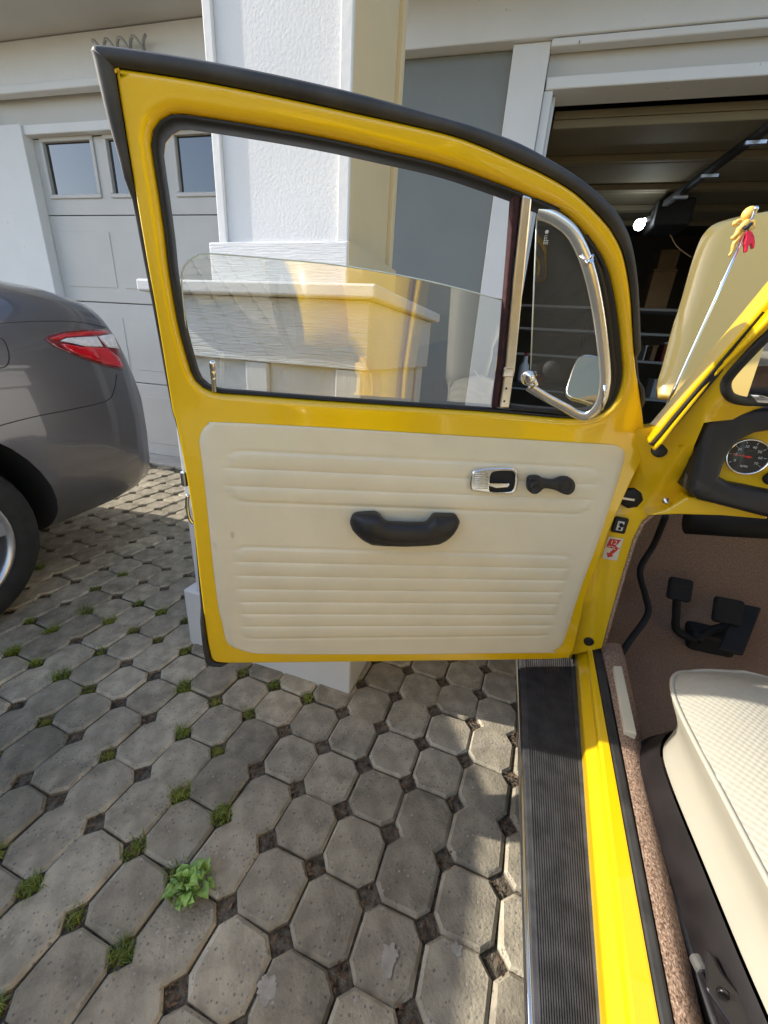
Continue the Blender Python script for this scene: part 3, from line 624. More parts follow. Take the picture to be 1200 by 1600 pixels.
# four grey loops on the wall, just showing over the door
co = empty('wire_coil', wp(-.35, -.06, 2.78), 'grey wire coil of four loops fixed to the white wall above garage door', 'coil')
pts = []
for k in range(65):
    a = k / 16 * 2 * math.pi
    c = at_plane(152 + 20.5 * k / 16, 85 - 2.0 * k / 16, wp(0, -.09, 0), BN)
    pts.append(c + BR * .030 * math.sin(a) + Vector((0, 0, .055 * math.cos(a) )) - BN * .03 * math.sin(a + 1))
MB().tube(pts, .0095, 7).build('coil_loop', M['coilgrey'], co)

# ================================================================== GREY SEDAN (its nose points at the street, rear to the garage)
sed = empty('parked_sedan', (-2.66, -.8, 0), 'dark grey metallic sedan parked beside the white pillar, tail to the garage', 'car')
SX, YR = -2.665, 1.70
def lerp_tab(tab, s):
    for (a, va), (b, vb) in zip(tab, tab[1:]):
        if s <= b:
            t = (s - a) / (b - a) if b > a else 0; t = max(0, min(1, t)); return va + (vb - va) * t
    return tab[-1][1]
TW = [(0, .64), (.03, .75), (.08, .822), (.16, .868), (.3, .895), (.6, .908), (1.0, .914), (3.6, .914), (4.3, .90), (4.7, .84), (4.9, .72), (5.0, .5)]
TT = [(0, .77), (.03, .83), (.06, .885), (.085, .99), (.11, 1.12), (.13, 1.20), (.16, 1.24), (.3, 1.265), (.75, 1.285), (1.1, 1.14), (1.6, 1.06), (3.4, 1.05), (3.7, 1.06), (4.3, .98), (4.7, .86), (4.9, .72), (5.0, .62)]
TB = [(0, .50), (.03, .36), (.08, .29), (.16, .255), (.3, .235), (.6, .21), (4.2, .2), (4.7, .25), (4.9, .34), (5.0, .45)]
def section(s, nseg=56):
    w, zt, zb = lerp_tab(TW, s), lerp_tab(TT, s), lerp_tab(TB, s); row = []
    for k in range(nseg):
        a = 2 * math.pi * k / nseg; c, sn = math.cos(a), math.sin(a)
        x = w * math.copysign(abs(c) ** .36, c); zc = zb + (zt - zb) * .47
        z = zc + (zt - zc if sn > 0 else zc - zb) * math.copysign(abs(sn) ** .36, sn)
        hh = (z - .72) / .5
        if z > .72: x *= 1 - .115 * max(0, hh) ** 1.6
        else: x *= 1 - .05 * ((.72 - z) / .5) ** 2
        row.append(Vector((SX + x, YR - s, z)))
    return row
ss = [0, .012, .03, .05, .07, .085, .1, .12, .14, .16, .2, .25, .3, .38, .46, .55, .65, .75, .85, .95, 1.05, 1.15, 1.25, 1.35, 1.45, 1.55, 1.7, 2, 2.5, 3, 3.4, 3.6, 3.8, 4, 4.2, 4.4, 4.6, 4.75, 4.9, 4.96, 5.0]
mb = MB(); rows = [section(s) for s in ss]; mb.grid(rows, True, True); mb.add(rows[0], [list(range(56))]); mb.add(rows[-1], [list(range(56))])
body = mb.build('body', M['sedan'], sed)
WCY, WCZ, WRAD = .645, .352, .352
for yy in (WCY, -2.25):
    cut = MB().lathe([(0, -.35), (.435, -.35), (.435, .35), (0, .35)], (SX + .86, yy, WCZ + .01), (1, 0, 0), 40).build('cutter', M['darkvoid'])
    cut2 = MB().lathe([(0, -.35), (.435, -.35), (.435, .35), (0, .35)], (SX - .86, yy, WCZ + .01), (1, 0, 0), 40).build('cutter', M['darkvoid'])
    for c_ in (cut, cut2):
        md = body.modifiers.new('b', 'BOOLEAN'); md.object = c_; md.operation = 'DIFFERENCE'; md.solver = 'EXACT'
    dg = bpy.context.evaluated_depsgraph_get(); me = bpy.data.meshes.new_from_object(body.evaluated_get(dg)); body.modifiers.clear(); body.data = me
    for c_ in (cut, cut2): bpy.data.objects.remove(c_)
me = body.data
me.materials.clear(); me.materials.append(M['sedan'])
for p in me.polygons: p.use_smooth = True; p.material_index = 0
try: me.set_sharp_from_angle(angle=R(38))
except Exception: pass
# greenhouse: glass band and roof
def gh(y0, y1, w, z, n): return [Vector((SX - w, y0, z)), Vector((SX + w, y0, z)), Vector((SX + w, y1, z)), Vector((SX - w, y1, z))]
mb = MB(); mb.grid([gh(.92, -2.05, .80, 1.06, 0), gh(.40, -1.28, .557, 1.412, 0)], False, True); mb.build('side_windows', M['carglass'], sed)
mb = MB(); rws = []
for i in range(9):
    t = i / 8; y = .50 - 1.86 * t; rws.append([Vector((SX + .565 * math.sin(u * 1.5708), y, 1.393 + .075 * math.cos(u * 1.5) * (math.sin(math.pi * (.12 + .76 * t))) + .0)) for u in [q / 6 - 1 for q in range(13)]])
mb.grid(rws); ro = mb.build('roof', M['sedan'], sed)
for s_ in (-1, 1):
    for (ya, yb) in ((.95, .45), (-2.08, -1.33), (-.45, -.40)):
        MB().tube([(SX + s_ * .80, ya, 1.06), (SX + s_ * .565, yb, 1.40)], .032, 6).build('roof_pillar', M['sedan'], sed)
# wheels
def wheel(yy, sx):
    ax = Vector((sx, 0, 0)); c = Vector((SX + sx * .80, yy, WCZ))
    prof = [(.235, -.10), (.30, -.10), (.335, -.085), (.35, -.06), (.352, 0), (.35, .06), (.337, .083), (.30, .098), (.262, .094), (.245, .085)]
    w = MB().lathe(prof, c, ax, 48).build('wheel', M['tyre'], sed)
    mb = MB().lathe([(.250, .082), (.246, .094), (.236, .094), (.226, .07), (.22, -.06)], c, ax, 48)
    mb.lathe([(0, .075), (.045, .075), (.052, .066), (.055, .04)], c, ax, 20); mb.build('rim', M['alloy'], w)
    MB().lathe([(0, -.02), (.225, -.02)], c, ax, 32).build('brake_disc', M['matte_black'], w)
    for k in range(5):
        for d in (-.16, .16):
            a = 2 * math.pi * k / 5 + d + .25; rd = Vector((0, math.cos(a), math.sin(a))); tn = Vector((0, -math.sin(a), math.cos(a)))
            a2 = 2 * math.pi * k / 5 + d * .55 + .25; r2 = Vector((0, math.cos(a2), math.sin(a2)))
            p, q = c + r2 * .04, c + rd * .236
            mb = MB(); vs = []
            for P, wd, h in ((p, .018, .072), (q, .026, .082)):
                for sgn in (-1, 1): vs += [P + tn * wd * sgn + ax * h, P + tn * wd * sgn * 1.15 + ax * (h - .035)]
            mb.add(vs, [(0, 2, 6, 4), (1, 5, 7, 3), (0, 4, 5, 1), (2, 3, 7, 6)]); mb.build('spoke', M['alloy'], w)
for yy in (WCY, -2.25):
    for sx in (1, -1): wheel(yy, sx)
for yy in (WCY, -2.25): MB().lathe([(0, 0), (.43, 0), (.43, 1.3), (0, 1.3)], (SX - .65, yy, WCZ + .01), (1, 0, 0), 28).build('wheel_well', M['darkvoid'], sed)
bt_ = BVHTree.FromObject(body, bpy.context.evaluated_depsgraph_get())
boff = Vector((0, 0, 0))
def drape(x, y, lift):
    d = ray(x, y).normalized(); h = bt_.ray_cast(CAMP - boff, d)
    if h[0] is None: return None
    n = h[1] if h[1].dot(d) < 0 else -h[1]
    return h[0] + boff + n * lift
def patch(name, px, m, parent, lift=.004, step=6, sm=1):
    poly = [Vector(p) for p in px]
    if sm: poly = [Vector((p.x, p.y)) for p in catmull([(p.x, p.y, 0) for p in poly], 3, True)]
    V, T = fill2(poly, [], step); P = [drape(v.x, v.y, lift) for v in V]
    ok = [f for f in T if all(P[i] is not None for i in f)]
    use = {}; vs = []; fs = []
    for f in ok:
        for i in f:
            if i not in use: use[i] = len(vs); vs.append(P[i])
        fs.append([use[i] for i in f])
    if not fs: return None
    o = MB().add(vs, fs, True).build(name, m, parent)
    sld = o.modifiers.new('t', 'SOLIDIFY'); sld.thickness = lift * .9; sld.offset = 0
    return o
lamp = patch('tail_light', [(69, 530), (78, 523), (100, 519), (135, 516), (165, 515), (176, 519), (184, 540), (192, 577), (180, 576), (160, 571), (130, 561), (105, 551), (82, 541)], M['darkred'], sed, .004, 6, 0)
patch('lamp_lens', [(92, 538), (130, 543), (163, 544), (184, 560), (190, 574), (161, 568), (130, 558), (108, 549)], M['redlamp'], lamp or sed, .0075, 5, 0)
patch('lamp_lens', [(76, 530), (100, 522), (164, 518), (168, 522), (100, 528), (88, 533)], M['redlamp'], lamp or sed, .0075, 5, 0)
patch('reverse_lens', [(92, 534), (102, 530), (148, 527), (158, 543), (130, 542)], M['clearlamp'], lamp or sed, .0085, 5, 0)
patch('reverse_lens', [(151, 527), (174, 523), (183, 546), (165, 543)], M['clearlamp'], lamp or sed, .0085, 5, 0)
def seam(pts, name='panel_seam', r=.0018):
    P = [drape(x, y, .0006) for x, y in catmull2(pts, 5)]; P = [p for p in P if p]
    if len(P) > 2: MB().tube(P, r, 5).build(name, M['matte_black'], sed)
def catmull2(pts, n): return [(v.x, v.y) for v in catmull([(a, b, 0) for a, b in pts], n)]
seam([(0, 665), (50, 652), (110, 640), (165, 627), (178, 610), (182, 585)])
seam([(-12, 527), (4, 530), (12, 545), (14, 562), (8, 573), (-12, 576)], 'fuel_door')
seam([(0, 505), (60, 502), (120, 503), (165, 512)], r=.001)

# ================================================================== YELLOW CAR
beetle = empty('yellow_car', (.86, .2, 0), 'bright yellow rounded vintage car with its driver door wide open and front hood raised', 'car')
DU = azv(66.06); DN = Vector((DU.y, -DU.x, 0)); PH = Vector((.236, .987, 0))     # door: hinge foot, along, inward
TAN = math.tan(R(15)); ZB = .985
def lean(z): q = z - ZB; return TAN * (math.sqrt(q * q + .0012) + q) / 2
def dp(u, z, d=0.0): return PH + DU * u + DN * (lean(z) + d) + Vector((0, 0, z))
def at_door(x, y, d=0.0):
    r = ray(x, y); t = ((PH - CAMP).dot(DN) + d) / r.dot(DN)
    for _ in range(12):
        P = CAMP + r * t; g = (P - PH).dot(DN) - lean(P.z) - d; e = 1e-5; P2 = CAMP + r * (t + e * t); g2 = (P2 - PH).dot(DN) - lean(P2.z) - d
        t -= g * (e * t) / (g2 - g)
    P = CAMP + r * t; return Vector(((P - PH).dot(DU), P.z))
def duz(pts, d=0.0): return [at_door(x, y, d) for x, y in pts]
def v3(l): return [Vector((p.x, p.y, 0)) for p in l]
def sm2(pts, n, closed=True): return [Vector((p.x, p.y)) for p in catmull(v3(pts), n, closed)]
# outline pairs: (yellow edge pixel, outer rubber edge pixel), from the upper rear corner along the roof edge to the hinge, then round
PAIR = [((178, 104), (143, 77)), ((182, 104), (165, 71)), ((300, 122), (300, 91)), ((433, 148), (433, 117)), ((567, 177), (567, 148)), ((690, 205), (700, 185)), ((750, 225), (755, 202)),
        ((800, 247), (812, 224)), ((850, 270), (862, 251)), ((900, 300), (908, 280)), ((940, 338), (948, 314)), ((962, 367), (972, 344)), ((977, 402), (987, 384)),
        ((987, 460), (995, 442)), ((991, 525), (999, 512)), ((995, 575), (1002, 570)), ((1001, 612), (1005, 618)), ((1007, 660), (1008, 661)), ((1009, 690), (1010, 690)),
        ((1004, 717), (1005, 717)), ((987, 754), (988, 754)), ((972, 787), (973, 787)), ((950, 837), (951, 837)), ((933, 886), (934, 886)), ((917, 930), (918, 930)), ((907, 973), (908, 973)), ((899, 1008), (900, 1008)), ((893, 1022), (894, 1023)), ((880, 1030), (880, 1031)),
        ((800, 1032), (800, 1033)), ((650, 1034), (650, 1035)), ((500, 1036), (500, 1037)), ((400, 1037), (398, 1038)), ((350, 1037), (346, 1040)), ((333, 1033), (325, 1037)), ((327, 1020), (319, 1024)), ((321, 985), (314, 988)),
        ((311, 905), (307, 906)), ((300, 805), (299, 805)), ((289, 738), (288, 738)), ((275, 664), (272, 665)), ((268, 640), (265, 641)), ((260, 590), (255, 591)), ((244, 494), (237, 496)), ((227, 400), (218, 400)), ((207, 283), (194, 280)), ((190, 180), (168, 186)), ((179, 112), (146, 92))]
OB = sm2(duz([p[0] for p in PAIR]), 4); SO = sm2(duz([p[1] for p in PAIR], -.004), 4)
WO = sm2(duz([(231, 222), (234, 197), (247, 180), (268, 171), (300, 174), (400, 190), (500, 208), (600, 230), (700, 254), (800, 289), (835, 304), (880, 325), (920, 363), (946, 398), (960, 436), (970, 490), (976, 550), (978, 582), (972, 612), (958, 636), (935, 651),
    (900, 655), (850, 652), (770, 645), (650, 637), (500, 627), (380, 618), (340, 615), (318, 608), (300, 592), (289, 561), (274, 505), (259, 419), (253, 367), (243, 300)]), 4)
WO = resample([(p.x, p.y, 0) for p in WO], 130); WO = [Vector((p.x, p.y)) for p in WO]
OBr = OB
rC, rO = .013, .006
wo_out = offset2(WO, rC); ob_in = offset2(OBr, -rO)
V, T = fill2(ob_in, [wo_out], .028)
mb = MB(); mb.add([dp(p.x, p.y, 0) for p in V], T, True)
def roll(ring_out, ring_edge, r, depth, back):
    rows = []
    for k in range(6):
        a = k / 5 * math.pi / 2; f = math.sin(a)
        rows.append([dp(p.x + (q.x - p.x) * f, p.y + (q.y - p.y) * f, -r * (1 - math.cos(a))) for p, q in zip(ring_out, ring_edge)])
    rows.append([dp(q.x, q.y, -depth) for q in ring_edge])
    mb.grid(rows, True, True)
roll(wo_out, WO, rC, .040, 0); roll(ob_in, OBr, rO, .052, 0)
V2, T2 = fill2(OBr, [WO], .05); mb.add([dp(p.x, p.y, -.0521 - .012 * math.sin(max(0, min(1, (p.y - .36) / .62)) * math.pi)) for p in V2], T2, True)
ring = [dp(q.x, q.y, -.040) for q in WO]; ring2 = [dp(q.x, q.y, -.0522) for q in WO]; mb.grid([ring, ring2], True, True)
door = mb.build('door', M['yellow'], beetle)
def dsub(name, mbx, m, **k): return mbx.build(name, m, door, **k)
# outer weather strip
mb = MB(); rows = []
for k, (f, d) in enumerate(((-.02, -.001), (.06, .006), (.3, .0095), (.7, .007), (1.0, -.004), (1.0, -.030), (.4, -.040), (.0, -.030))):
    rows.append([dp(p.x + (q.x - p.x) * f, p.y + (q.y - p.y) * f, (d if d < 0 else d * min(1, (q - p).length / .024)) - (.012 if (q - p).length < .012 else 0)) for p, q in zip(OB, SO)])
mb.grid(rows, True, True); dsub('door_seal', mb, M['oldrubber'])
# window rubber, inside the opening
wi = offset2(WO, -.0005); w2 = offset2(WO, -.0070)
mb = MB(); rows = []
for f, d in ((0, -.010), (.25, -.007), (.8, -.010), (1.0, -.016), (1.0, -.034), (.4, -.039)):
    rows.append([dp(p.x + (q.x - p.x) * f, p.y + (q.y - p.y) * f, d) for p, q in zip(wi, w2)])
mb.grid(rows, True, True); dsub('window_seal', mb, M['rubber'])
# half lowered pane
GD = -.026
gl = [(262, 640), (297, 640), (296, 575), (290, 510), (284, 445), (285, 425), (292, 411), (305, 401), (326, 396), (436, 405), (541, 416), (672, 440), (786, 469), (790, 640)]
G = duz(gl[1:], GD); top = sm2(duz([(296, 575), (290, 510), (284, 445), (285, 425), (292, 411), (305, 401), (326, 396), (436, 405), (541, 416), (672, 440), (786, 469)], GD), 5, False)
gpoly = [duz([(299, 633)], GD)[0]] + top + [duz([(778, 652)], GD)[0]]
V, T = fill2(gpoly, [], .03); mb = MB(); mb.add([dp(p.x, p.y, GD) for p in V], T, True); dsub('window_glass', mb, M['glass'], fixn=True)
mb = MB(); mb.tube([dp(p.x, p.y, GD) for p in top], .0013, 6); dsub('glass_edge', mb, M['glassedge'])
# chrome division bar, felt run, screws
def dpoly(px, d): return [dp(p.x, p.y, d) for p in duz(px, d)]
def dprism(name, px, d0, th, m, parent=None, bevel=0, bseg=2):
    mb = MB(); mb.prism(dpoly(px, d0), -DN * th); return mb.build(name, m, parent or door, bevel=bevel, bseg=bseg)
bar = dprism('division_bar', [(817, 303), (832, 308), (816, 470), (805, 581), (802, 592), (796, 638), (780, 638), (787, 592), (789, 580), (803, 430)], -.006, .020, M['brushed'], bevel=.003)
dprism('bar_clip', [(788, 574), (804, 576), (802, 590), (785, 589)], -.003, .010, M['chrome'], bevel=.002)
dprism('felt_run', [(804, 298), (814, 301), (800, 430), (786, 580), (778, 640), (772, 638), (782, 560), (796, 400)], -.010, .022, M['felt'], bevel=.003)
for sx, sy in ((791, 607), (788, 627)):
    c = dpoly([(sx, sy)], -.0055)[0]; MB().lathe([(.0022, 0), (.0022, .0006), (0, .0006)], c, DN, 10).build('screw', M['matte_black'], door)
# vent window: its own plane, swung about an upright axis so the front edge stands into the cabin
def vpt(x, y, l=0):
    d = .0006 * (x - 878) + l; q = at_door(x, y, d); return dp(q.x, q.y, d)
VN = (vpt(900, 500) - vpt(850, 500)).cross(vpt(870, 400) - vpt(870, 560)).normalized()
if VN.dot(CAMP - vpt(878, 480)) < 0: VN = -VN
fr_px = [(841, 333), (852, 335), (870, 343), (893, 362), (911, 395), (924, 435), (933, 478), (940, 525), (945, 575), (945, 600), (940, 625), (930, 642), (917, 650), (903, 648), (885, 638), (855, 622), (826, 604)]
fr = catmull([vpt(x, y) for x, y in fr_px], 5)
mb = MB(); rows = []
side = VN
for k in range(12):
    a = 2 * math.pi * k / 12; row = []
    for i, p in enumerate(fr):
        t = (fr[min(i + 1, len(fr) - 1)] - fr[max(i - 1, 0)]).normalized(); o = t.cross(VN)
        row.append(p + o * math.copysign(abs(math.cos(a)) ** .7, math.cos(a)) * .0092 + VN * math.copysign(abs(math.sin(a)) ** .8, math.sin(a)) * .0045)
    rows.append(row)
rows.append(rows[0]); mb.grid(rows); vent = dsub('vent_frame', mb, mat('satin_chrome', (.84, .83, .79), rough=.24, metal=.85, vary=.06, vscale=30))
vg = [Vector((x, y)) for x, y in [(839, 334)] + [(p[0] - 1, p[1] + 1) for p in fr_px] + [(829, 580)]]
V, T = fill2(vg, [], 25); mb = MB(); mb.add([vpt(p.x, p.y, -.001) for p in V], T, True); dsub('vent_glass', mb, M['ventglass'])
mb = MB(); mb.tube([vpt(839, 334), vpt(829, 582)], .0012, 6); dsub('vent_glass_edge', mb, M['glassedge'])
kc = vpt(829, 588, .008)
mb = MB().lathe([(0, .018), (.010, .0175), (.0135, .014), (.014, .006), (.011, 0), (.006, -.004), (.006, -.014)], kc, (VN - DU * .5).normalized(), 20); dsub('vent_knob', mb, M['chrome'])
mb = MB().lathe([(0, -.03), (.012, -.029), (.015, -.022), (.013, -.008), (0, -.006)], vpt(857, 583), VN, 18); dsub('vent_knob', mb, M['matte_black'])
mb = MB().tube([kc - VN * .012, vpt(838, 601, .004), vpt(826, 606, .004)], .0045, 6); dsub('vent_latch', mb, M['chrome'])
mb = MB(); mb.tube([vpt(908, 398, .002), vpt(918, 412, .003), vpt(924, 406, .01)], .0042, 6); mb.tube([vpt(918, 412, .003), vpt(926, 399, .012)], .0022, 6); dsub('vent_pivot', mb, M['chrome'])
mb = MB(); mb.tube([vpt(946, 600), vpt(943, 622), vpt(938, 640)], .0052, 6); dsub('vent_pivot', mb, M['chrome'])
# thick black vent rubber along the front of the opening
vs_px = [((833, 307), (838, 322)), ((870, 322), (866, 333)), ((905, 350), (896, 352)), ((935, 390), (918, 395)), ((953, 432), (932, 440)), ((964, 490), (941, 490)), ((970, 550), (949, 550)), ((972, 585), (953, 590)), ((965, 615), (950, 612)), ((953, 634), (942, 628)), ((930, 646), (925, 638)), ((895, 650), (893, 640)), ((850, 645), (850, 637)), ((797, 641), (798, 632))]
A_ = sm2(duz([p[0] for p in vs_px], -.012), 4, False); B_ = sm2(duz([p[1] for p in vs_px], -.016), 4, False)
mb = MB(); rows = []
for f, d in ((-.15, -.02), (0, -.011), (.3, -.008), (.45, -.013), (.6, -.010), (.85, -.012), (1, -.020), (1, -.04)):
    rows.append([dp(p.x + (q.x - p.x) * f, p.y + (q.y - p.y) * f, d) for p, q in zip(A_, B_)])
mb.grid(rows); dsub('vent_seal', mb, M['rubber'])
mk = MB()
for r_ in range(6):
    for k in range(2 + (r_ > 2)):
        a = vpt(851 - r_ * .35 + (k * 2.6), 368 + r_ * 2.6, .0008); mk.tube([a, a + DU * .0018], .0005, 4)
mk.lathe([(.0028, 0), (.0028, .0004), (0, .0004)], vpt(854.5, 362.5, .0006), VN, 12)
dsub('glass_mark', mk, M['print'])
# door mirror, seen through the vent window
mc = dp(duz([(922, 592)], -.16)[0].x, duz([(922, 592)], -.16)[0].y, -.16); MX = (RT - RT.dot(Vector((0, 0, 1))) * Vector((0, 0, 1))).normalized(); MN = (CAMP - mc).normalized(); MN = (MN + Vector((-.25, -.55, .8)).normalized()).normalized(); MX = (MX - MN * MX.dot(MN)).normalized(); MY = MN.cross(MX)
def mpt(px_, py_, l=0): return at_plane(px_, py_, mc + MN * l, MN)
mo = catmull([mpt(x, y) for x, y in ((885, 612), (887, 600), (897, 572), (906, 559), (920, 555), (940, 560), (955, 566), (961, 580), (958, 612), (950, 630), (930, 632), (905, 624), (890, 620))], 4, True)
cen_ = sum(mo, Vector()) / len(mo)
mb = MB(); mb.grid([[cen_ + (p - cen_) * f - MN * d for p in mo] for f, d in ((.97, -.001), (1.03, 0), (1.05, .006), (1.0, .02), (.7, .036), (.1, .042))], True, True); mir = dsub('door_mirror', mb, M['chrome'])
MB().add([cen_ + (p - cen_) * .96 + MN * .0005 for p in mo], [list(range(len(mo)))]).build('mirror_glass', mat('mirror_reflection_tint', (.42, .37, .24), rough=.05, metal=1.0, vary=.02), door)  # tint paints a cream reflection into the mirror
mb = MB().tube(catmull([cen_ - MN * .03, cen_ - MN * .04 - MY * .05, dp(duz([(985, 690)], -.07)[0].x, duz([(985, 690)], -.07)[0].y, -.07)], 5), .006, 8); dsub('mirror_arm', mb, M['chrome'])
# lock knob
lk = dpoly([(335, 611)], -.004)[0]; lt_ = (dpoly([(332, 569)], .004)[0] - lk).normalized()
mb = MB().lathe([(.0042, 0), (.0042, .022), (.0048, .024), (.0048, .027), (.0040, .028), (.0052, .030), (.0052, .040), (.0045, .041), (.0052, .043), (.0054, .054), (.0042, .058), (0, .059)], lk, lt_, 14); dsub('lock_knob', mb, M['chrome'])
# latch gear on the free edge
lc = dpoly([(290, 748)], -.022)[0]
mb = MB().box((-.006, -.006, -.016), (.006, .006, .016), Matrix.Translation(lc - DU * .002)); latch = dsub('door_latch', mb, M['brushed'], bevel=.003)
lc2 = dpoly([(298, 795)], -.024)[0]
MB().tube(catmull([lc2 + Vector((0, 0, .032)) - DU * .002, lc2 - DU * .006 + Vector((0, 0, .008)), lc2 - DU * .005 - Vector((0, 0, .02)), lc2 - Vector((0, 0, .034)) + DU * .002], 4), .004, 8).build('door_latch', M['chrome'], door)
# door card: scanline grid with pressed ribs
cout = duz([(312, 700), (311, 688), (315, 674), (325, 663), (341, 660), (500, 668), (700, 680), (850, 689), (940, 694), (962, 696), (974, 702), (977, 714), (972, 735), (959, 777), (935, 848), (907, 925), (886, 990), (879, 1008), (866, 1018), (850, 1021), (600, 1022), (420, 1021), (392, 1020), (368, 1014), (354, 1004), (347, 975), (340, 945), (331, 870), (320, 765)], .004)
cout = sm2(cout, 5)
def xr(poly, z):
    xs = []
    for a, b in zip(poly, poly[1:] + poly[:1]):
        if (a.y > z) != (b.y > z): xs.append(a.x + (b.x - a.x) * (z - a.y) / (b.y - a.y))
    return (min(xs), max(xs)) if len(xs) > 1 else None
zlo, zhi = min(p.y for p in cout), max(p.y for p in cout)
def grp(lines, left, right):       # lines: pixel pairs at left/right; returns list of (uL,zL,uR,zR)
    return [(duz([a], .004)[0], duz([b], .004)[0]) for a, b in lines]
up_l = grp([((356, 703), (930, 731)), ((354, 731), (938, 757)), ((357, 759), (930, 781)), ((370, 784), (915, 804))], 0, 0)
lo_l = grp([((374, 854), (884, 868)), ((371, 877.5), (882, 888)), ((372, 899), (879, 907)), ((373, 920), (875, 925.5)), ((375, 940), (871, 943.5)), ((377, 959), (867, 961)), ((379, 978.5), (861, 977)), ((381, 998), (853, 993))], 0, 0)
def zl(l, u): a, b = l; return a.y + (b.y - a.y) * (u - a.x) / (b.x - a.x)
uTL, uTR = duz([(354, 740)], .004)[0].x, duz([(936, 745)], .004)[0].x
uBL, uBR = duz([(374, 920)], .004)[0].x, duz([(877, 925)], .004)[0].x
def rib(u, z):
    h = 0.0
    for L_, ul, ur, skew in ((up_l, uTL, uTR, .0), (lo_l, uBL, uBR, .0)):
        zt, zb = zl(L_[0], u), zl(L_[-1], u)
        cz = (zt - zb) / 2; du_ = min(u - ul, ur - u)
        # rounded box distance
        rad = .035 if L_ is up_l else .022
        px_ = max(0, rad - du_); pz = max(0, rad - min(zt - z, z - zb))
        dist = rad - math.hypot(px_, pz) if (px_ > 0 and pz > 0) else min(du_, zt - z, z - zb)
        if dist < -.010: continue
        if dist < 0: h -= .0014 * math.exp(-(dist / .0035) ** 2); continue
        edge = min(1, dist / .006)
        for a, b in zip(L_, L_[1:]):
            z1, z0 = zl(a, u), zl(b, u)
            if z0 <= z <= z1:
                t = (z - z0) / (z1 - z0); p = 1 - (2 * t - 1) ** 2; h += (.0046 * (p ** .38) * (.72 + .28 * t) - .0016) * edge - .0014 * (1 - edge); break
    return h
NR, NC = 430, 90; mb = MB(); rows = []
zsl = []
for i in range(NR + 1):
    t = i / NR; zsl.append(zlo + 1e-5 + (zhi - zlo - 2e-5) * (t if .04 < t < .96 else (.5 - .5 * math.cos(math.pi * t)) if False else t))
zsl = [zlo + 2e-5, zlo + .0004, zlo + .001, zlo + .002] + [z for z in zsl if zlo + .003 < z < zhi - .003] + [zhi - .002, zhi - .001, zhi - .0004, zhi - 2e-5]
for z in zsl:
    a, b = xr(cout, z); row = []
    e0 = min(1, min(z - zlo, zhi - z) / .004)
    for k in range(NC + 1):
        t = k / NC; u = a + (b - a) * t; ed = min(e0, min(u - a, b - u) / .004 + .02); ed = max(0, ed) ** .5
        w = .0007 * noise.noise(Vector((u * 9, z * 9, 1.3))) + .0004 * noise.noise(Vector((u * 26, z * 26, 4)))
        row.append(dp(u, z, .0008 + .0050 * min(1, ed) + rib(u, z) + w))
    rows.append(row)
mb.grid(rows); dsub('door_card', mb, M['cream'])
# arm pull
CP = .0088
def pull():
    ax = duz([(548, 822), (720, 818)], .02); uL, uR = ax[0].x, ax[1].x; mb = MB(); rows = []
    zt = lambda u: 0
    n = 44
    for i in range(n + 1):
        t = i / n; x = 547 + (720 - 547) * t
        # silhouette in the photo: upper and lower edge pixel rows
        def tab(tb): return lerp_tab(tb, t)
        yt = tab([(0, 818), (.012, 810), (.05, 805.5), (.1, 804.5), (.24, 803), (.27, 805), (.30, 812), (.33, 814.5), (.5, 816), (.68, 816), (.715, 814), (.745, 808), (.77, 806), (.9, 806.5), (.96, 807), (.988, 811), (1, 816)])
        yb = tab([(0, 822), (.02, 831), (.06, 838), (.12, 846), (.2, 852), (.3, 853), (.5, 853.5), (.7, 852.5), (.8, 851), (.87, 846), (.93, 838), (.98, 827), (1, 820)])
        hgt = tab([(0, .010), (.03, .022), (.1, .034), (.2, .042), (.5, .045), (.8, .042), (.9, .034), (.97, .022), (1, .010)])
        mid = tab([(0, .002), (.22, .002), (.33, .018), (.67, .018), (.78, .002), (1, .002)])
        pt = duz([(x, yt)], .03)[0]; pb = duz([(x, yb)], .025)[0]; row = []
        for f, d in ((0.0, mid), (.0, mid + (hgt - mid) * .55), (.06, hgt * .86), (.2, hgt * .98), (.42, hgt), (.60, hgt * .985), (.64, hgt * .94), (.68, hgt * .965), (.86, hgt * .78), (.97, hgt * .5), (1.0, hgt * .25), (.96, .001), (.5, .001)):
            row.append(dp(pt.x + (pb.x - pt.x) * f, pt.y + (pb.y - pt.y) * f, CP + d))
        row.append(row[0]); rows.append(row)
    mb.grid(rows); mb.add(rows[0][:-1], [list(range(13))]); mb.add(rows[-1][:-1], [list(range(13))]); dsub('arm_pull', mb, M['padvinyl'])
pull()
# inside release: chrome surround, black bowl, lever, ribbed plate
op = [(733, 752), (736, 739), (743, 733), (770, 730), (798, 730), (807, 734), (809, 745), (806, 762), (802, 769), (790, 771), (760, 769), (740, 766), (734, 763)]
opr = sm2(duz(op, CP), 4); inn = sm2(duz([(768, 736), (795, 734), (803, 738), (804, 748), (801, 762), (796, 767), (780, 768), (764, 767), (763, 752)], CP), 4)
mb = MB(); oi_ = offset2(opr, -.0035); V, T = fill2(oi_, [inn], .006)
mb.add([dp(p.x, p.y, CP + .007) for p in V], T, False)
mb.grid([[dp(p.x, p.y, CP - .002) for p in opr], [dp(p.x, p.y, CP + .004) for p in opr], [dp(p.x, p.y, CP + .007) for p in oi_]], True, True)
mb.grid([[dp(p.x, p.y, CP + .007) for p in inn], [dp(p.x, p.y, CP + .0005) for p in inn]], True, True); dsub('release_surround', mb, M['chrome'])
V, T = fill2(inn, [], .01); mb = MB(); mb.add([dp(p.x, p.y, CP + .0008) for p in V], T); dsub('release_bowl', mb, M['matte_black'])
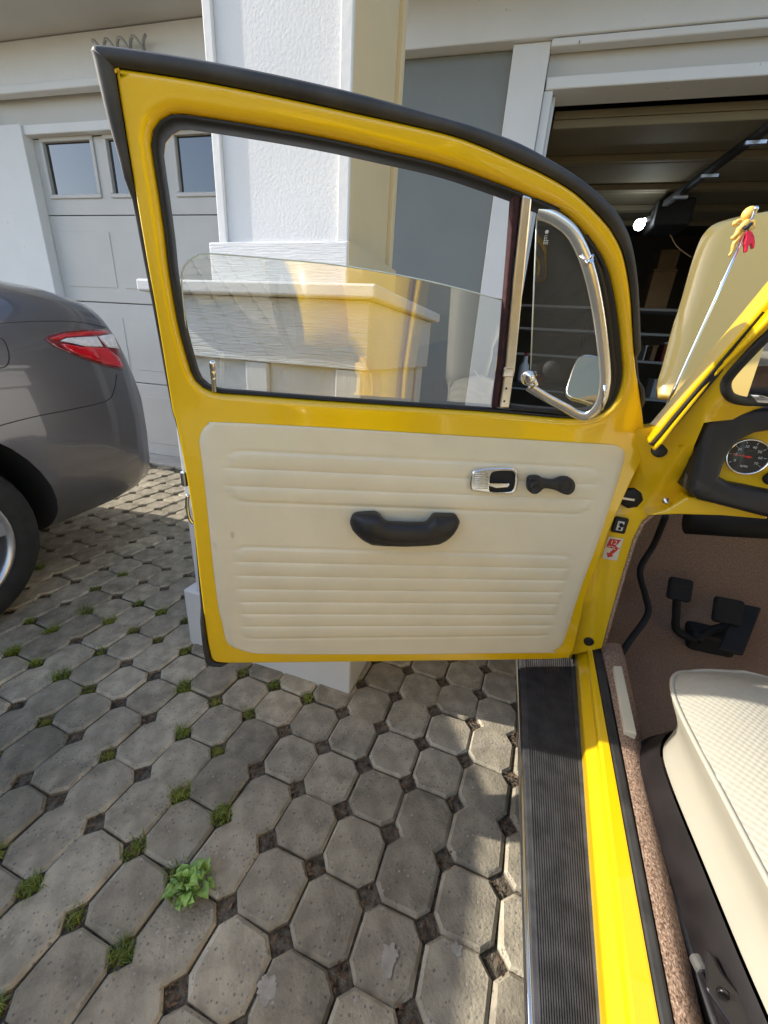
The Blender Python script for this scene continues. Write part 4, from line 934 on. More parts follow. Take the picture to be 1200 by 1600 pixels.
dprism('release_lever', [(765, 755), (794, 755), (797, 757), (794, 762), (775, 763), (764, 760)], CP + .011, .005, M['chrome'], bevel=.0015)
mb = MB()
for k in range(8):
    y0 = 740 + k * 3.3; P = dpoly([(742, y0), (762, y0 - .3)], CP + .0072); mb.tube(P, .0011, 5)
dsub('release_ribs', mb, M['brushed'])
# window crank
ck = duz([(833, 758), (884, 759)], CP + .02); c0, c1 = dp(ck[0].x, ck[0].y, CP + .022), dp(ck[1].x, ck[1].y, CP + .010)
mb = MB(); arm = sm2(duz([(826, 748), (832, 744), (843, 744), (850, 748), (866, 750), (878, 746), (890, 746), (898, 754), (897, 766), (888, 773), (878, 771), (868, 766), (850, 763), (844, 768), (832, 770), (825, 763)], CP + .015), 3)
V, T = fill2(offset2(arm, -.0035), [], .008); mb.add([dp(p.x, p.y, CP + .019) for p in V], T, True)
am = offset2(arm, -.0010)
mb.grid([[dp(p.x, p.y, CP + .019) for p in offset2(arm, -.0035)], [dp(p.x, p.y, CP + .0178) for p in am], [dp(p.x, p.y, CP + .014) for p in arm], [dp(p.x, p.y, CP + .006) for p in arm]], True, True)
mb.lathe([(.014, -.012), (.013, .006)], c1, DN, 22); crank = dsub('window_crank', mb, M['blackplastic'])
c0 = c0 - DN * .004 - Vector((0, 0, .002)) - DU * .001
MB().lathe([(.008, -.004), (.0115, -.002), (.0130, .004), (.0130, .016), (.0118, .0195), (.0095, .0205), (.009, .0198), (0, .0200)], c0, DN, 24).build('crank_knob', M['blackplastic'], door)
MB().lathe([(.0125, .0085), (.0128, .0098), (.0112, .0100), (.011, .009)], c1, DN, 26).build('crank_cap', M['blackplastic'], door)

# ---------------- body around the opening
def xprism(name, px, X, th, m, parent=beetle, bevel=.004):
    mb = MB(); mb.prism([at_x(x, y, X) for x, y in px], (th, 0, 0)); return mb.build(name, m, parent, bevel=bevel)
def yprism(name, px, Y, th, m, parent=beetle, bevel=.004, bseg=2):
    mb = MB(); mb.prism([at_y(x, y, Y) for x, y in px], (0, th, 0)); return mb.build(name, m, parent, bevel=bevel, bseg=bseg)
# hinge pillar, the yellow face that looks back at the seat
def pilY(x, z):
    t = max(0, min(1, (z - .74) / .17)); t = t * t * (3 - 2 * t)
    return (1.03 - .10 * (x - .26)) * (1 - t) + (.93 - .61 * (z - .955) + .035 - .55 * min(x - .27, .05) + .6 * max(0, x - .32)) * t
def at_pil(x, y, off=0.0):
    P = at_y(x, y, 1.0)
    for _ in range(14): P = P.lerp(at_y(x, y, pilY(P.x, P.z) - off), .8)
    return P
pil_px = [(880, 1026), (890, 985), (915, 905), (935, 825), (955, 765), (975, 715), (990, 672), (1036, 664), (1062, 640), (1112, 584), (1200, 494), (1330, 360), (1360, 372), (1200, 516), (1135, 588), (1131, 600), (1131, 614), (1138, 626), (1160, 634), (1210, 637), (1200, 650), (1100, 660), (1083, 700), (1076, 760), (1075, 790), (1040, 797), (1018, 803), (1003, 816), (990, 842), (975, 890), (955, 960), (942, 1012)]
pp2 = [Vector(p) for p in pil_px]; pp2 = [Vector((p.x, p.y)) for p in resample(v3(pp2), 150)]
V, T = fill2(pp2, [], 16); mb = MB(); P_ = [at_pil(p.x, p.y) for p in V]; mb.add(P_, T, True)
rim_ = [at_pil(p.x, p.y) for p in pp2]; mb.grid([rim_, [p + Vector((.004, .05, 0)) for p in rim_]], True, True)
hp = mb.build('hinge_pillar', M['yellow'], beetle)
try: hp.data.set_sharp_from_angle(angle=R(50))
except Exception: pass
HY = 1.03
def disc(name, x, y, Y, r, h, m, parent, sq=1.0, seg=28):
    c = at_pil(x, y); mb = MB(); mb.lathe([(r, -.004), (r, h * .7), (r * .85, h), (0, h)], c, (0, -1, 0), seg); return mb.build(name, m, parent)
disc('rubber_plug', 1030, 703, HY, .0145, .009, M['rubber'], hp)
disc('rubber_plug', 920, 1002, HY, .0125, .004, M['rubber'], hp)
ch = disc('check_strap_seal', 985, 777, HY, .0255, .010, M['rubber'], hp, seg=8)
cc = at_pil(982, 779, .012); MB().box((-.030, -.006, -.003), (.012, .003, .003), Matrix.Translation(cc)).build('check_strap', M['brushed'], ch, bevel=.001)
sw = at_pil(968, 820)
cs = MB().box((-.0155, -.007, -.020), (.0155, .002, .020), Matrix.Translation(sw)).build('contact_switch', M['rubber'], hp, bevel=.0065, bseg=4)
MB().box((-.007, -.0095, -.0115), (.007, -.0072, .012), Matrix.Translation(sw)).build('contact_plate', M['print'], cs, bevel=.002)
MB().lathe([(.0045, 0), (.0045, .006), (0, .007)], sw + Vector((.001, -.0096, .004)), (0, -1, 0), 14).build('contact_button', M['matte_black'], cs)
MB().lathe([(.0035, 0), (.0035, .001), (0, .001)], sw + Vector((0, -.0097, -.006)), (0, -1, 0), 14).build('contact_button', M['matte_black'], cs)
# 12 VOLT sticker
q = [at_pil(x, y, .001) for x, y in ((951, 838), (974, 842), (964, 876), (940, 872))]
ctr = (q[0] + q[1] + q[2] + q[3]) / 4; Xs = ((q[1] + q[2]) - (q[0] + q[3])); Ys = ((q[0] + q[1]) - (q[3] + q[2])); wS, hS = Xs.length / 2, Ys.length / 2
Xs.normalize(); Ys.normalize(); Zs = Vector((0, -1, 0))
def stp(a, b, l): return ctr + Xs * a * wS / 2 + Ys * b * hS / 2 + Zs * l
st = MB().prism([stp(a, b, .0005) for a, b in ((-1, -1), (1, -1), (1, 1), (-1, 1))], Zs * .0004).build('voltage_sticker', M['sticker'], hp)
MB().prism([stp(a, b, .0011) for a, b in ((-.70, .86), (.72, .86), (.32, .26), (.92, .16), (.12, -.52), (.40, -.62), (-.30, -.86), (-.62, -.40), (-.28, -.42), (.10, .0), (-.95, .06))], Zs * .0002).build('lightning_arrow', M['stickerred'], st)
text_mesh('sticker_text', '12', hS * .27, M['sticker'], st, stp(-.10, .55, .0016), Xs, Ys, 0)
text_mesh('sticker_text', 'VOLT', hS * .20, M['sticker'], st, stp(-.02, .08, .0016), Xs, Ys, 0)
# windshield post: outer gutter, rubber, bright return, inner face - all along one leaning line
PN = Vector((1, 0, -.26)).normalized()
def post(name, px, off, th, m, bevel=.003):
    P0 = Vector((.246, .93, .955)) + Vector((off, 0, 0)); mb = MB(); mb.prism([at_plane(x, y, P0, PN) for x, y in px], PN * th); return mb.build(name, m, beetle, bevel=bevel)
post('windshield_post', [(1004, 676), (1009, 669), (1040, 632), (1200, 437), (1320, 290), (1360, 320), (1200, 470), (1045, 652), (1026, 676), (1012, 692)], 0, .012, M['yellow'], bevel=.004)
post('post_rubber', [(1013, 694), (1026, 677), (1045, 650), (1200, 467), (1340, 300), (1346, 306), (1200, 476), (1048, 660), (1030, 682), (1018, 696)], .004, .012, M['rubber'], bevel=0)
post('post_return', [(1016, 698), (1030, 682), (1047, 661), (1200, 476), (1346, 306), (1372, 322), (1200, 500), (1112, 588), (1045, 672), (1030, 692), (1019, 703)], .008, .006, M['yellow'], bevel=.003)
# windshield rubber and pane
wl = [at_pil(x, y, .002) for x, y in ((1345, 380), (1275, 448), (1200, 523), (1160, 565), (1140, 588))]
cor = [at_pil(1134, 600, .002)]
wb_ = [at_pil(x, y, .002) for x, y in ((1136, 613), (1145, 622), (1165, 627), (1200, 628))]
end = Vector((1.36, wb_[-1].y + .08, wb_[-1].z)); 
wpath = catmull(wl + cor + wb_, 5) + [end]
MB().tube(wpath, .0078, 8).build('windshield_seal', M['rubber'], beetle)
tl = wl[0]; mb = MB(); mb.grid([[tl, Vector((1.36, tl.y, tl.z))], [wl[2], Vector((1.36, wl[2].y, wl[2].z))], [wb_[2], end]], True); mb.build('windshield_glass', M['glass'], beetle)
# cowl and raised hood
mb = MB(); rows = []
for y, dz in ((wb_[-1].y + .012, -.004), (1.02, .004), (1.07, .006), (1.12, .0), (1.16, -.02)):
    rows.append([Vector((x, y, wb_[-1].z - .012 + dz - .10 * ((x - .87) / .6) ** 4)) for x in [.30 + 1.14 * k / 16 for k in range(17)]])
mb.grid(rows); cowl = mb.build('cowl', M['yellow'], beetle)
hood_pts = [(1028, 600), (1029, 612), (1035, 620), (1052, 622), (1090, 621)]
def hoodY(z): return 1.165 + .14 * max(0, min(1, (z - 1.0) / .2)) + .08 * max(0, (z - 1.2)) / .35
hl = [(1030, 618, 0), (1028, 598, .01), (1038, 562, .05), (1060, 485, .1), (1080, 415, .14), (1091, 382, .155), (1100, 365, .16), (1115, 351, .165), (1140, 342, .17), (1170, 335, .175), (1200, 330, .18)]
edge = []
for x, y, o in hl:
    P = at_y(x, y, 1.5)
    for _ in range(5): P = at_y(x, y, hoodY(P.z))
    edge.append(P)
edge = catmull(edge, 4); CX = .87
mb = MB(); rows = []
zmax = edge[-1].z
for p in edge:
    row = []
    for k in range(25):
        f = k / 24; x = p.x + (2 * (CX - p.x)) * f; bul = 4 * f * (1 - f)
        zz = p.z + (.03 * bul if p.z > 1.3 else 0) * ((p.z - 1.3) / .2 if p.z > 1.3 else 0)
        row.append(Vector((x, hoodY(p.z) - .05 * bul * min(1, (p.z - 1.0) / .1 + .3) , zz)))
    rows.append(row)
mb.grid(rows); hood = mb.build('hood', M['hood'], beetle); sl = hood.modifiers.new('t', 'SOLIDIFY'); sl.thickness = .018; sl.offset = 1
for i_, (s_, yy) in enumerate((('ELE', 584.5), ('75 W', 588.2))):
    c = at_y(1202, yy, 1.155); text_mesh('hood_print', s_, .013, M['darkprint'], hood, c, (1, 0, 0), (0, 0, 1), .001)
# aerial
a0, a1 = at_y(1054, 608, 1.08), at_y(1181, 326, 1.08)
MB().tube([a0 - (a1 - a0) * .10, a0, a0.lerp(a1, .5), a1], [.004, .0036, .003, .0026], 8).build('aerial', M['chrome'], beetle)
MB().ball(a1, .0045, seg=8).build('aerial_tip', M['chrome'], beetle)
# dashboard: padded surround with a yellow face let in
DY = .955
pad_o = [(1070, 764), (1074, 740), (1081, 700), (1086, 668), (1094, 651), (1112, 640), (1150, 635), (1200, 632)]
pad_i = [(1117, 742), (1121, 728), (1131, 705), (1145, 686), (1176, 671), (1200, 669)]
po = [at_y(x, y, DY) for x, y in pad_o]; zt_, zb_ = po[-1].z, at_y(1200, 806, DY).z
dash_out = po + [Vector((1.40, DY, zt_)), Vector((1.42, DY, zb_ + .01))] + [at_y(x, y, DY) for x, y in ((1200, 806), (1150, 793), (1100, 780), (1078, 775))]
pi_ = [at_y(x, y, DY) for x, y in pad_i]; zbi = at_y(1200, 764, DY).z
hole = pi_ + [Vector((1.30, DY, pi_[-1].z)), Vector((1.30, DY, zbi))] + [at_y(x, y, DY) for x, y in ((1200, 764), (1150, 753), (1127, 750))]
do2 = [Vector((p.x, p.z)) for p in dash_out]; dh2 = [Vector((p.x, p.z)) for p in hole]
do2 = [Vector((p.x, p.y)) for p in resample(v3(do2), 90)]; dh2 = [Vector((p.x, p.y)) for p in resample(v3(dh2), 80)]
mb = MB(); oin = offset2(do2, -.012); hout = offset2(dh2, .010)
V, T = fill2(oin, [hout], .03); mb.add([Vector((p.x, DY - .030, p.y)) for p in V], T, True)
g3 = lambda l, y: [Vector((p.x, y, p.y)) for p in l]
mb.grid([g3(oin, DY - .030), g3(offset2(do2, -.005), DY - .026), g3(do2, DY - .014), g3(do2, DY + .07)], True, True)
mb.grid([g3(hout, DY - .030), g3(offset2(dh2, .004), DY - .027), g3(dh2, DY - .018), g3(dh2, DY + .0)], True, True)
pad = mb.build('dash_pad', M['padvinyl'], beetle)
V, T = fill2(offset2(dh2, .004), [], .04); MB().add([Vector((p.x, DY, p.y)) for p in V], T).build('dash_face', M['yellow'], beetle)
MB().box((.36, 1.0, zb_ + .03), (1.42, 1.06, zt_ - .01)).build('dash_back', M['matte_black'], beetle)
yprism('dash_underside', [(1010, 806), (1040, 797), (1075, 776), (1130, 787), (1200, 800), (1200, 812), (1130, 806), (1060, 804)], .985, .05, M['yellow'])
gc = at_y(1166, 713, DY); grad = (at_y(1201, 713, DY) - gc).length
GN = Vector((-.18, -1, .10)).normalized(); gX = Vector((1, -.18, 0)).normalized(); gX = (gX - GN * gX.dot(GN)).normalized(); gY = gX.cross(-GN) if gX.cross(-GN).z > 0 else -gX.cross(-GN)
gau = MB().lathe([(grad * .9, -.03), (grad, -.002), (grad, .012), (grad * .96, .016), (grad * .90, .014), (grad * .885, .008)], gc, GN, 40).build('rev_counter', M['chrome'], beetle)
MB().lathe([(grad * .9, .006), (0, .006)], gc, GN, 40).build('dial', M['dial'], gau)
def gp(a, r, l=.0075): return gc + (gX * math.cos(a) + gY * math.sin(a)) * r * grad + GN * l
for k in range(8):
    a = R(212 - k * 35)
    MB().tube([gp(a, .72), gp(a, .84)], .0006, 4).build('dial_tick', M['print'], gau)
    text_mesh('dial_number', str(k * 10), grad * .19, M['print'], gau, gp(a, .56), gX, gY, .0002)
text_mesh('dial_text', 'RPM', grad * .17, M['print'], gau, gc - gY * grad * .55 + GN * .0075, gX, gY, .0002)
na = R(177); MB().prism([gp(na, .84, .009), gp(na + 1.571, .035, .009), gp(na + 2.7, .12, .009), gp(na + 3.14, .22, .009), gp(na - 2.7, .12, .009), gp(na - 1.571, .035, .009)], GN * .001).build('needle', M['redneedle'], gau)
MB().lathe([(grad * .07, .009), (grad * .07, .012), (0, .013)], gc, GN, 16).build('needle_hub', M['redneedle'], gau)
gl_ = MB().lathe([(grad * .89, .0135), (grad * .5, .0145), (0, .015)], gc, GN, 32).build('gauge_glass', M['gaugeglass'], gau)
kb = at_y(1203, 747, DY); MB().lathe([(.012, 0), (.012, .012), (.009, .016), (0, .016)], kb, (0, -1, 0), 18).build('dash_knob', M['matte_black'], beetle)
wn_ = at_y(1040, 782, .99); MB().lathe([(.007, 0), (.007, .003), (.004, .004), (.003, .012), (0, .012)], wn_, (0, -1, -.2), 14).build('bolt', M['brushed'], beetle)
# sill, running board
def board():
    ol0, ol1 = at_z(811, 1034, .31), at_z(833, 1612, .31); il0, il1 = at_z(902, 1015, .33), at_z(952, 1612, .33)
    d0 = (ol0 - ol1); ol0 = ol0 + d0 * .12; ol1 = ol1 - d0 * 1.0; d1 = (il0 - il1); il0 = il0 + d1 * .12; il1 = il1 - d1 * 1.0
    mb = MB(); prof = []; n = 22
    prof = [(0.0, -.05), (0.0, -.006), (.012, -.001), (.03, 0), (.07, .0005)]
    for k in range(n):
        a = .09 + .80 * k / n; w = .80 / n
        prof += [(a, .0008), (a + w * .22, .0028), (a + w * .62, .0028), (a + w * .84, .0008)]
    prof += [(.90, .001), (.95, .004), (.985, .02), (1.0, .03)]
    rows = []
    for q in range(25):
        t = q / 24; A = ol1.lerp(ol0, t); B = il1.lerp(il0, t); B.z = A.z
        rows.append([A.lerp(B, f) + Vector((0, 0, z)) for f, z in prof])
    mb.grid(rows, False); rb = mb.build('running_board', M['ribrubber'], beetle)
    MB().tube([ol1 + Vector((-.002, 0, -.006)), ol0 + Vector((-.002, 0, -.006))], .0048, 10).build('trim_strip', M['chrome'], rb)
    return il0, il1
il0, il1 = board()
def strip(name, L, Rr, z0, z1, th, m, ext=.9, bevel=.004, smooth=None, sag=0):
    a0_, a1_ = at_z(*L[0], z0), at_z(*L[1], z0); b0_, b1_ = at_z(*Rr[0], z1), at_z(*Rr[1], z1)
    a1_ += (a1_ - a0_) * ext; b1_ += (b1_ - b0_) * ext
    mb = MB(); mb.prism([a0_, a1_, b1_, b0_], (0, 0, -th)); return mb.build(name, m, beetle, bevel=bevel)
strip('sill', ((901, 1010), (950, 1600)), ((925, 1010), (1030, 1600)), .345, .378, .07, M['sillyellow'])
strip('sill_lip', ((918, 1010), (985, 1600)), ((925, 1010), (1032, 1600)), .379, .384, .02, M['yellow'], bevel=.003)
strip('sill_seal', ((926, 1010), (1031, 1600)), ((939, 1010), (1055, 1600)), .383, .383, .03, M['oldrubber'], bevel=.005)
# carpeted heater channel
def channel():
    L0_, L1_ = at_z(940, 1008, .380), at_z(1055, 1600, .380); R0_, R1_ = at_z(972, 1005, .36), at_z(1102, 1600, .36); L1_ += (L1_ - L0_) * .9; R1_ += (R1_ - R0_) * .9
    mb = MB(); rows = []
    for q in range(31):
        t = q / 30; A, B = L0_.lerp(L1_, t), R0_.lerp(R1_, t); row = []
        for k in range(10):
            f = k / 9; row.append(A.lerp(B, f) + Vector((0, 0, .006 * math.sin(f * 3.14) - .006 * f ** 3)))
        row += [B + Vector((.012, 0, -.03)), B + Vector((.02, 0, -.14))]
        rows.append(row)
    mb.grid(rows); mb.build('heater_channel_carpet', M['tweed'], beetle)
channel()
mb = MB().prism([at_z(x, y, .374) for x, y in ((956, 1048), (969, 1048), (992, 1156), (973, 1150))], (0, 0, .016)); mb.build('sill_plate', M['cream'], beetle, bevel=.002)
# footwell: kick panel, toe board, floor
kb_ = [at_pil(x, y) for x, y in ((940, 1016), (955, 960), (975, 890), (990, 842), (1003, 816), (1018, 803))]
rows = []
for p in [Vector((kb_[0].x, kb_[0].y, .2))] + kb_:
    rows.append([p.lerp(Vector((.372, 1.60, p.z + .02)), f) + Vector((.012 * math.sin(f * 3.14) + (.004 if 0 < f < .05 else .002), 0, 0)) for f in (0, .02, .06, .15, .3, .5, .75, 1)])
MB().grid(rows).build('kick_panel', M['carpet'], beetle)
MB().tube([p + Vector((.002, -.003, 0)) for p in kb_], .0042, 6).build('carpet_edge', M['tweed'], beetle)
mb = MB(); rows = []
for y, z in ((1.60, .90), (1.58, .62), (1.50, .40), (1.36, .27), (1.22, .225), (.9, .215), (.2, .215), (-.9, .215)):
    rows.append([Vector((x, y + .01 * noise.noise(Vector((x * 5, z * 5, 1))), z + .006 * noise.noise(Vector((x * 7, y * 7, 2))))) for x in [.34 + 1.08 * k / 24 for k in range(25)]])
mb.grid(rows); mb.build('floor_carpet', M['carpet'], beetle)
mb = MB(); mb.tube(catmull([at_y(1040, 806, 1.30), at_y(1022, 850, 1.34), at_y(1000, 890, 1.3), at_y(1008, 930, 1.25), at_y(1012, 960, 1.2), at_y(985, 1000, 1.13), at_y(965, 1030, 1.1)], 5), .009, 7); mb.build('floor_cable', M['matte_black'], beetle)
mb = MB(); tb0, tb1 = at_y(1072, 816, 1.32), at_y(1290, 828, 1.32); mb.tube([tb0, tb1], .034, 18); mb.build('heater_tube', M['matte_black'], beetle)
# pedals
pr = empty('pedal_root', (0, 0, 0), 'x', 'x'); bpy.data.objects.remove(pr)
def padbox(name, x, y, Y, w, h, m, arm):
    c = at_y(x, y, Y); mb = MB().box((-w, -.010, -h), (w, .010, h), Matrix.Translation(c) @ Matrix.Rotation(R(-28), 4, 'X'))
    p = mb.build(name, m, beetle, bevel=.012, bseg=3)
    for k in range(5):
        zz = -h + h * 2 * (k + .5) / 5; MB().box((-w * .8, -.0125, zz - .003), (w * .8, -.0102, zz + .003), Matrix.Translation(c) @ Matrix.Rotation(R(-28), 4, 'X')).build('pad_rib', m, p)
    MB().tube(catmull([c + Vector((0, .012, -.01))] + arm, 5), .012, 8).build('pedal_arm', M['matte_black'], p)
c1_, c2_ = at_y(1058, 985, 1.36), at_y(1090, 1002, 1.34)
padbox('clutch_pedal', 1062, 921, 1.36, .034, .036, M['matte_black'], [c1_ + Vector((-.02, 0, .06)), c1_, c2_])
c3_ = at_y(1110, 985, 1.36)
padbox('brake_pedal', 1137, 955, 1.36, .040, .040, M['matte_black'], [c3_ + Vector((.03, 0, .03)), c3_, c2_])
MB().box((-.04, -.03, -.05), (.09, .05, .03), Matrix.Translation(c2_ + Vector((.02, .03, 0)))).build('pedal_box', M['matte_black'], beetle, bevel=.015)
g0, g1 = at_y(1142, 1018, 1.24), at_y(1172, 945, 1.44)
mb = MB(); d_ = (g1 - g0); sd_ = Vector((1, 0, 0)) * .032; nn = d_.cross(sd_).normalized()
mb.prism([g0 - sd_, g0 + sd_, g1 + sd_, g1 - sd_], nn * .012); mb.build('accelerator_pedal', M['matte_black'], beetle, bevel=.01, bseg=3)

# ---------------- driver seat
seat = empty('seat_dummy', (0, 0, 0), 'x', 'x'); bpy.data.objects.remove(seat)
SZ = .565
tp = [(1052, 1095), (1050, 1068), (1056, 1050), (1070, 1041), (1100, 1036), (1150, 1038), (1200, 1046)]
fr_l = [at_z(x, y, SZ) for x, y in ((1052, 1085), (1051, 1064), (1058, 1049), (1074, 1040), (1102, 1036), (1150, 1038), (1200, 1046))]
left = [at_z(x, y, SZ) for x, y in ((1300, 1560), (1200, 1378), (1130, 1244), (1090, 1168), (1066, 1120))]
xr_ = .835
outline = left + fr_l + [Vector((.74, .80, SZ)), Vector((.80, .785, SZ)), Vector((.83, .75, SZ)), Vector((.84, .68, SZ)), Vector((.84, .5, SZ)), Vector((.84, .30, SZ)), Vector((.84, .22, SZ)), Vector((.75, .20, SZ)), Vector((.55, .20, SZ)), Vector((.38, .20, SZ))]
ol = [Vector((p.x, p.y)) for p in catmull(outline, 4, True)]; ol = [Vector((p.x, p.y)) for p in resample(v3(ol), 150)]
V, T = fill2(ol, [], .022); mb = MB(); pts = []
def edge_d(p): return min((p - q).length for q in ol)
for p in V:
    d = min(.12, edge_d(p)); pts.append(Vector((p.x, p.y, SZ + .034 * (1 - (1 - d / .12) ** 2.2) - .02 * max(0, min(1, (p.y - .70) / .1)) ** 2)))
mb.add(pts, T, True)
cush = mb.build('seat_cushion', M['weave'], beetle)
def zed(p): return SZ - .02 * max(0, min(1, (p.y - .70) / .1)) ** 2
MB().tube([Vector((p.x, p.y, zed(p))) for p in ol], .0042, 8, closed=True).build('seat_piping', M['seatvinyl'], cush)
for x in (.475, .70): MB().tube([Vector((x, y, SZ + .0335 - .02 * max(0, min(1, (y - .70) / .1)) ** 2 - .034 * max(0, 1 - (.80 - y) / .12) ** 2.2)) for y in [.22 + .56 * k / 24 for k in range(25)]], .0022, 6).build('seat_seam', M['seatvinyl'], cush)
# side skirt: concave, drawn in towards the bottom
rows = []; cen = Vector((.6, .5))
for f, ins, dz in ((0, -.001, 0), (.1, .003, -.016), (.3, .018, -.045), (.5, .030, -.075), (.7, .034, -.10), (.9, .030, -.128), (1, .027, -.15)):
    o = offset2(ol, -ins); rows.append([Vector((p.x, p.y, zed(q) + dz)) for p, q in zip(o, ol)])
MB().grid(rows, True, True).build('seat_skirt', M['seatvinyl'], cush)
o1 = offset2(ol, -.022); o2 = offset2(ol, -.012); o3 = offset2(ol, .004); o4 = offset2(ol, -.01)
mb = MB(); mb.grid([[Vector((p.x, p.y, SZ - .150)) for p in o1], [Vector((p.x, p.y, SZ - .165)) for p in o2], [Vector((p.x, p.y, SZ - .20)) for p in o3], [Vector((p.x, p.y, SZ - .225)) for p in o3], [Vector((p.x, p.y, SZ - .25)) for p in o4]], True, True)
fr0 = mb.build('seat_frame', M['frameblack'], beetle)
MB().tube([Vector((p.x, p.y, SZ - .213)) for p in o3], .010, 8, closed=True).build('frame_tube', M['frameblack'], fr0)
for x in (.42, .76): MB().box((x, .25, .215), (x + .03, .72, SZ - .25)).build('seat_rail', M['frameblack'], fr0, bevel=.004)
h0 = [at_z(x, y, .40) for x, y in ((1098, 1478), (1112, 1486), (1130, 1520), (1165, 1560), (1215, 1640), (1180, 1660), (1140, 1600), (1102, 1545))]
mb = MB(); mb.prism(h0, (.02, 0, -.03)); hg = mb.build('seat_hinge', M['frameblack'], fr0, bevel=.006)
MB().tube([at_z(1130, 1548, .402), at_z(1131, 1556, .402)], .006, 10).build('hinge_bolt', M['frameblack'], hg)
c = at_z(1090, 1503, .38); MB().box((-.007, -.010, -.007), (.006, .007, .007), Matrix.Translation(c) @ Matrix.Rotation(R(20), 4, 'Z')).build('release_catch', mat('dull_catch', (.13, .125, .115), rough=.5, vary=.2), hg, bevel=.004)
# backrest
mb = MB(); rows = []
for i in range(13):
    t = i / 12; z = .56 + .56 * t; yb = .235 - .20 * t; w = .225 * (1 - .10 * t) * (1 if t < .85 else math.sqrt(max(0.02, 1 - ((t - .85) / .16) ** 2)))
    rows.append([Vector((.60 + w * math.copysign(abs(math.cos(a)) ** .5, math.cos(a)), yb - .045 + .055 * math.copysign(abs(math.sin(a)) ** .7, math.sin(a)), z)) for a in [2 * math.pi * k / 28 for k in range(28)]])
mb.grid(rows, True, True); mb.add(rows[-1], [list(range(28))]); mb.add(rows[0], [list(range(28))]); mb.build('seat_backrest', M['seatvinyl'], beetle)

# ---------------- the rest of the shell: roof, rear quarter, far side, fenders, hatch
def yel(name, rows, th=.02, m='yellow', wrap=False):
    o = MB().grid(rows, True, wrap).build(name, M[m], beetle)
    if th: s_ = o.modifiers.new('t', 'SOLIDIFY'); s_.thickness = th; s_.offset = -1
    return o
def roofz(y): return lerp_tab([(-1.9, .80), (-1.5, 1.08), (-1.1, 1.30), (-.6, 1.44), (-.1, 1.49), (.3, 1.46), (.52, 1.41)], y)
rows = []
for k in range(24):
    y = .50 - 2.3 * k / 23; z = roofz(y); hw = .49 if y > -1 else .49 + .05 * (-1 - y); rows.append([Vector((.87 + hw * math.sin(u * 1.45), y, z - .10 * (1 - math.cos(u * 1.45)))) for u in [q / 8 - 1 for q in range(17)]])
yel('roof', rows)
def side_panel(sgn):
    X = lambda z: .87 + sgn * (.62 - .02 * max(0, z - .95) / .4 - (.12 if z > 1.0 else 0) * (z - 1.0) / .4)
    rows = []
    for k in range(12):
        y = .02 - 1.7 * k / 11; zt = min(1.0, roofz(y) - .12); rows.append([Vector((X(z) - sgn * .0 , y, z)) for z in [.36 + (zt - .36) * q / 8 for q in range(9)]])
    return rows
yel('rear_quarter', side_panel(-1)); yel('rear_quarter', side_panel(1))
bp_ = MB(); bp_.prism([(.262, -.05, .36), (.262, .045, .36), (.262, .045, 1.0), (.262, -.05, 1.0)], (.05, 0, 0)); bp_.build('latch_pillar', M['yellow'], beetle, bevel=.01)
bp_ = MB(); bp_.tube([(.285, -.01, 1.0), (.41, -.06, 1.40)], .032, 6); bp_.build('latch_pillar', M['yellow'], beetle)
bp_ = MB(); bp_.tube([(1.46, -.01, 1.0), (1.33, -.06, 1.40)], .032, 6); bp_.build('latch_pillar', M['yellow'], beetle)
bp_ = MB(); bp_.tube([(1.44, .93, .97), (1.36, .50, 1.40)], .028, 6); bp_.build('windshield_post', M['yellow'], beetle)
MB().prism([(1.44, .98, .36), (1.44, 0, .36), (1.44, 0, .98), (1.44, .98, .98)], (.05, 0, 0)).build('passenger_door', M['cream'], beetle, bevel=.01)
MB().prism([(.30, -.95, .22), (1.42, -.95, .22), (1.36, -1.15, 1.0), (.36, -1.15, 1.0)], (0, -.03, 0)).build('rear_seat_back', M['seatvinyl'], beetle, bevel=.02)
MB().prism([(.32, -.45, .48), (1.42, -.45, .48), (1.42, -.98, .44), (.32, -.98, .44)], (0, 0, -.2)).build('rear_seat', M['seatvinyl'], beetle, bevel=.03)
def fender(cy, cx, name, ly=.46, hx=.30, hz=.46):
    rows = []
    for i in range(13):
        a = math.pi * (i / 12) ; row = []
        for k in range(9):
            f = k / 8 * 1.5708; row.append(Vector((cx + (.40 - hx * math.cos(f) - .1) * 1.0 if cx < .87 else cx - (.40 - hx * math.cos(f) - .1), cy + ly * math.cos(a) * (.78 + .22 * math.sin(f)), .34 + hz * math.sin(a) * (.62 + .38 * math.sin(f)))))
        rows.append(row)
    yel(name, rows, .01)
fender(1.72, .02, 'front_fender'); fender(1.72, 1.72, 'front_fender'); fender(-.95, .02, 'rear_fender'); fender(-.95, 1.72, 'rear_fender')
mb = MB(); rows = []
for k in range(11):
    y = 1.06 + 1.25 * k / 10; h = .98 - .02 * k - .0035 * k * k; w = .54 - .022 * k; rows.append([Vector((.87 + w * math.copysign(abs(math.cos(a)) ** .6, math.cos(a)), y, .30 + (h - .30) * max(0, math.sin(a)) ** .35)) for a in [math.pi * q / 16 for q in range(17)] if not (.7 < math.sin(a) and 1.38 < y)] if False else [Vector((.245 + .02 * k, y, .28)), Vector((.235 + .02 * k, y, .6)), Vector((.25 + .02 * k, y, h - .10)), Vector((.30 + .02 * k, y, h - .06))])
yel('front_side_panel', rows, .01); rows2 = [[Vector((1.74 - p.x, p.y, p.z)) for p in r] for r in rows]; yel('front_side_panel', rows2, .01)
MB().prism([(.36, 2.30, .3), (1.38, 2.30, .3), (1.30, 2.33, .72), (.44, 2.33, .72)], (0, .015, 0)).build('nose_panel', M['yellow'], beetle, bevel=.005)
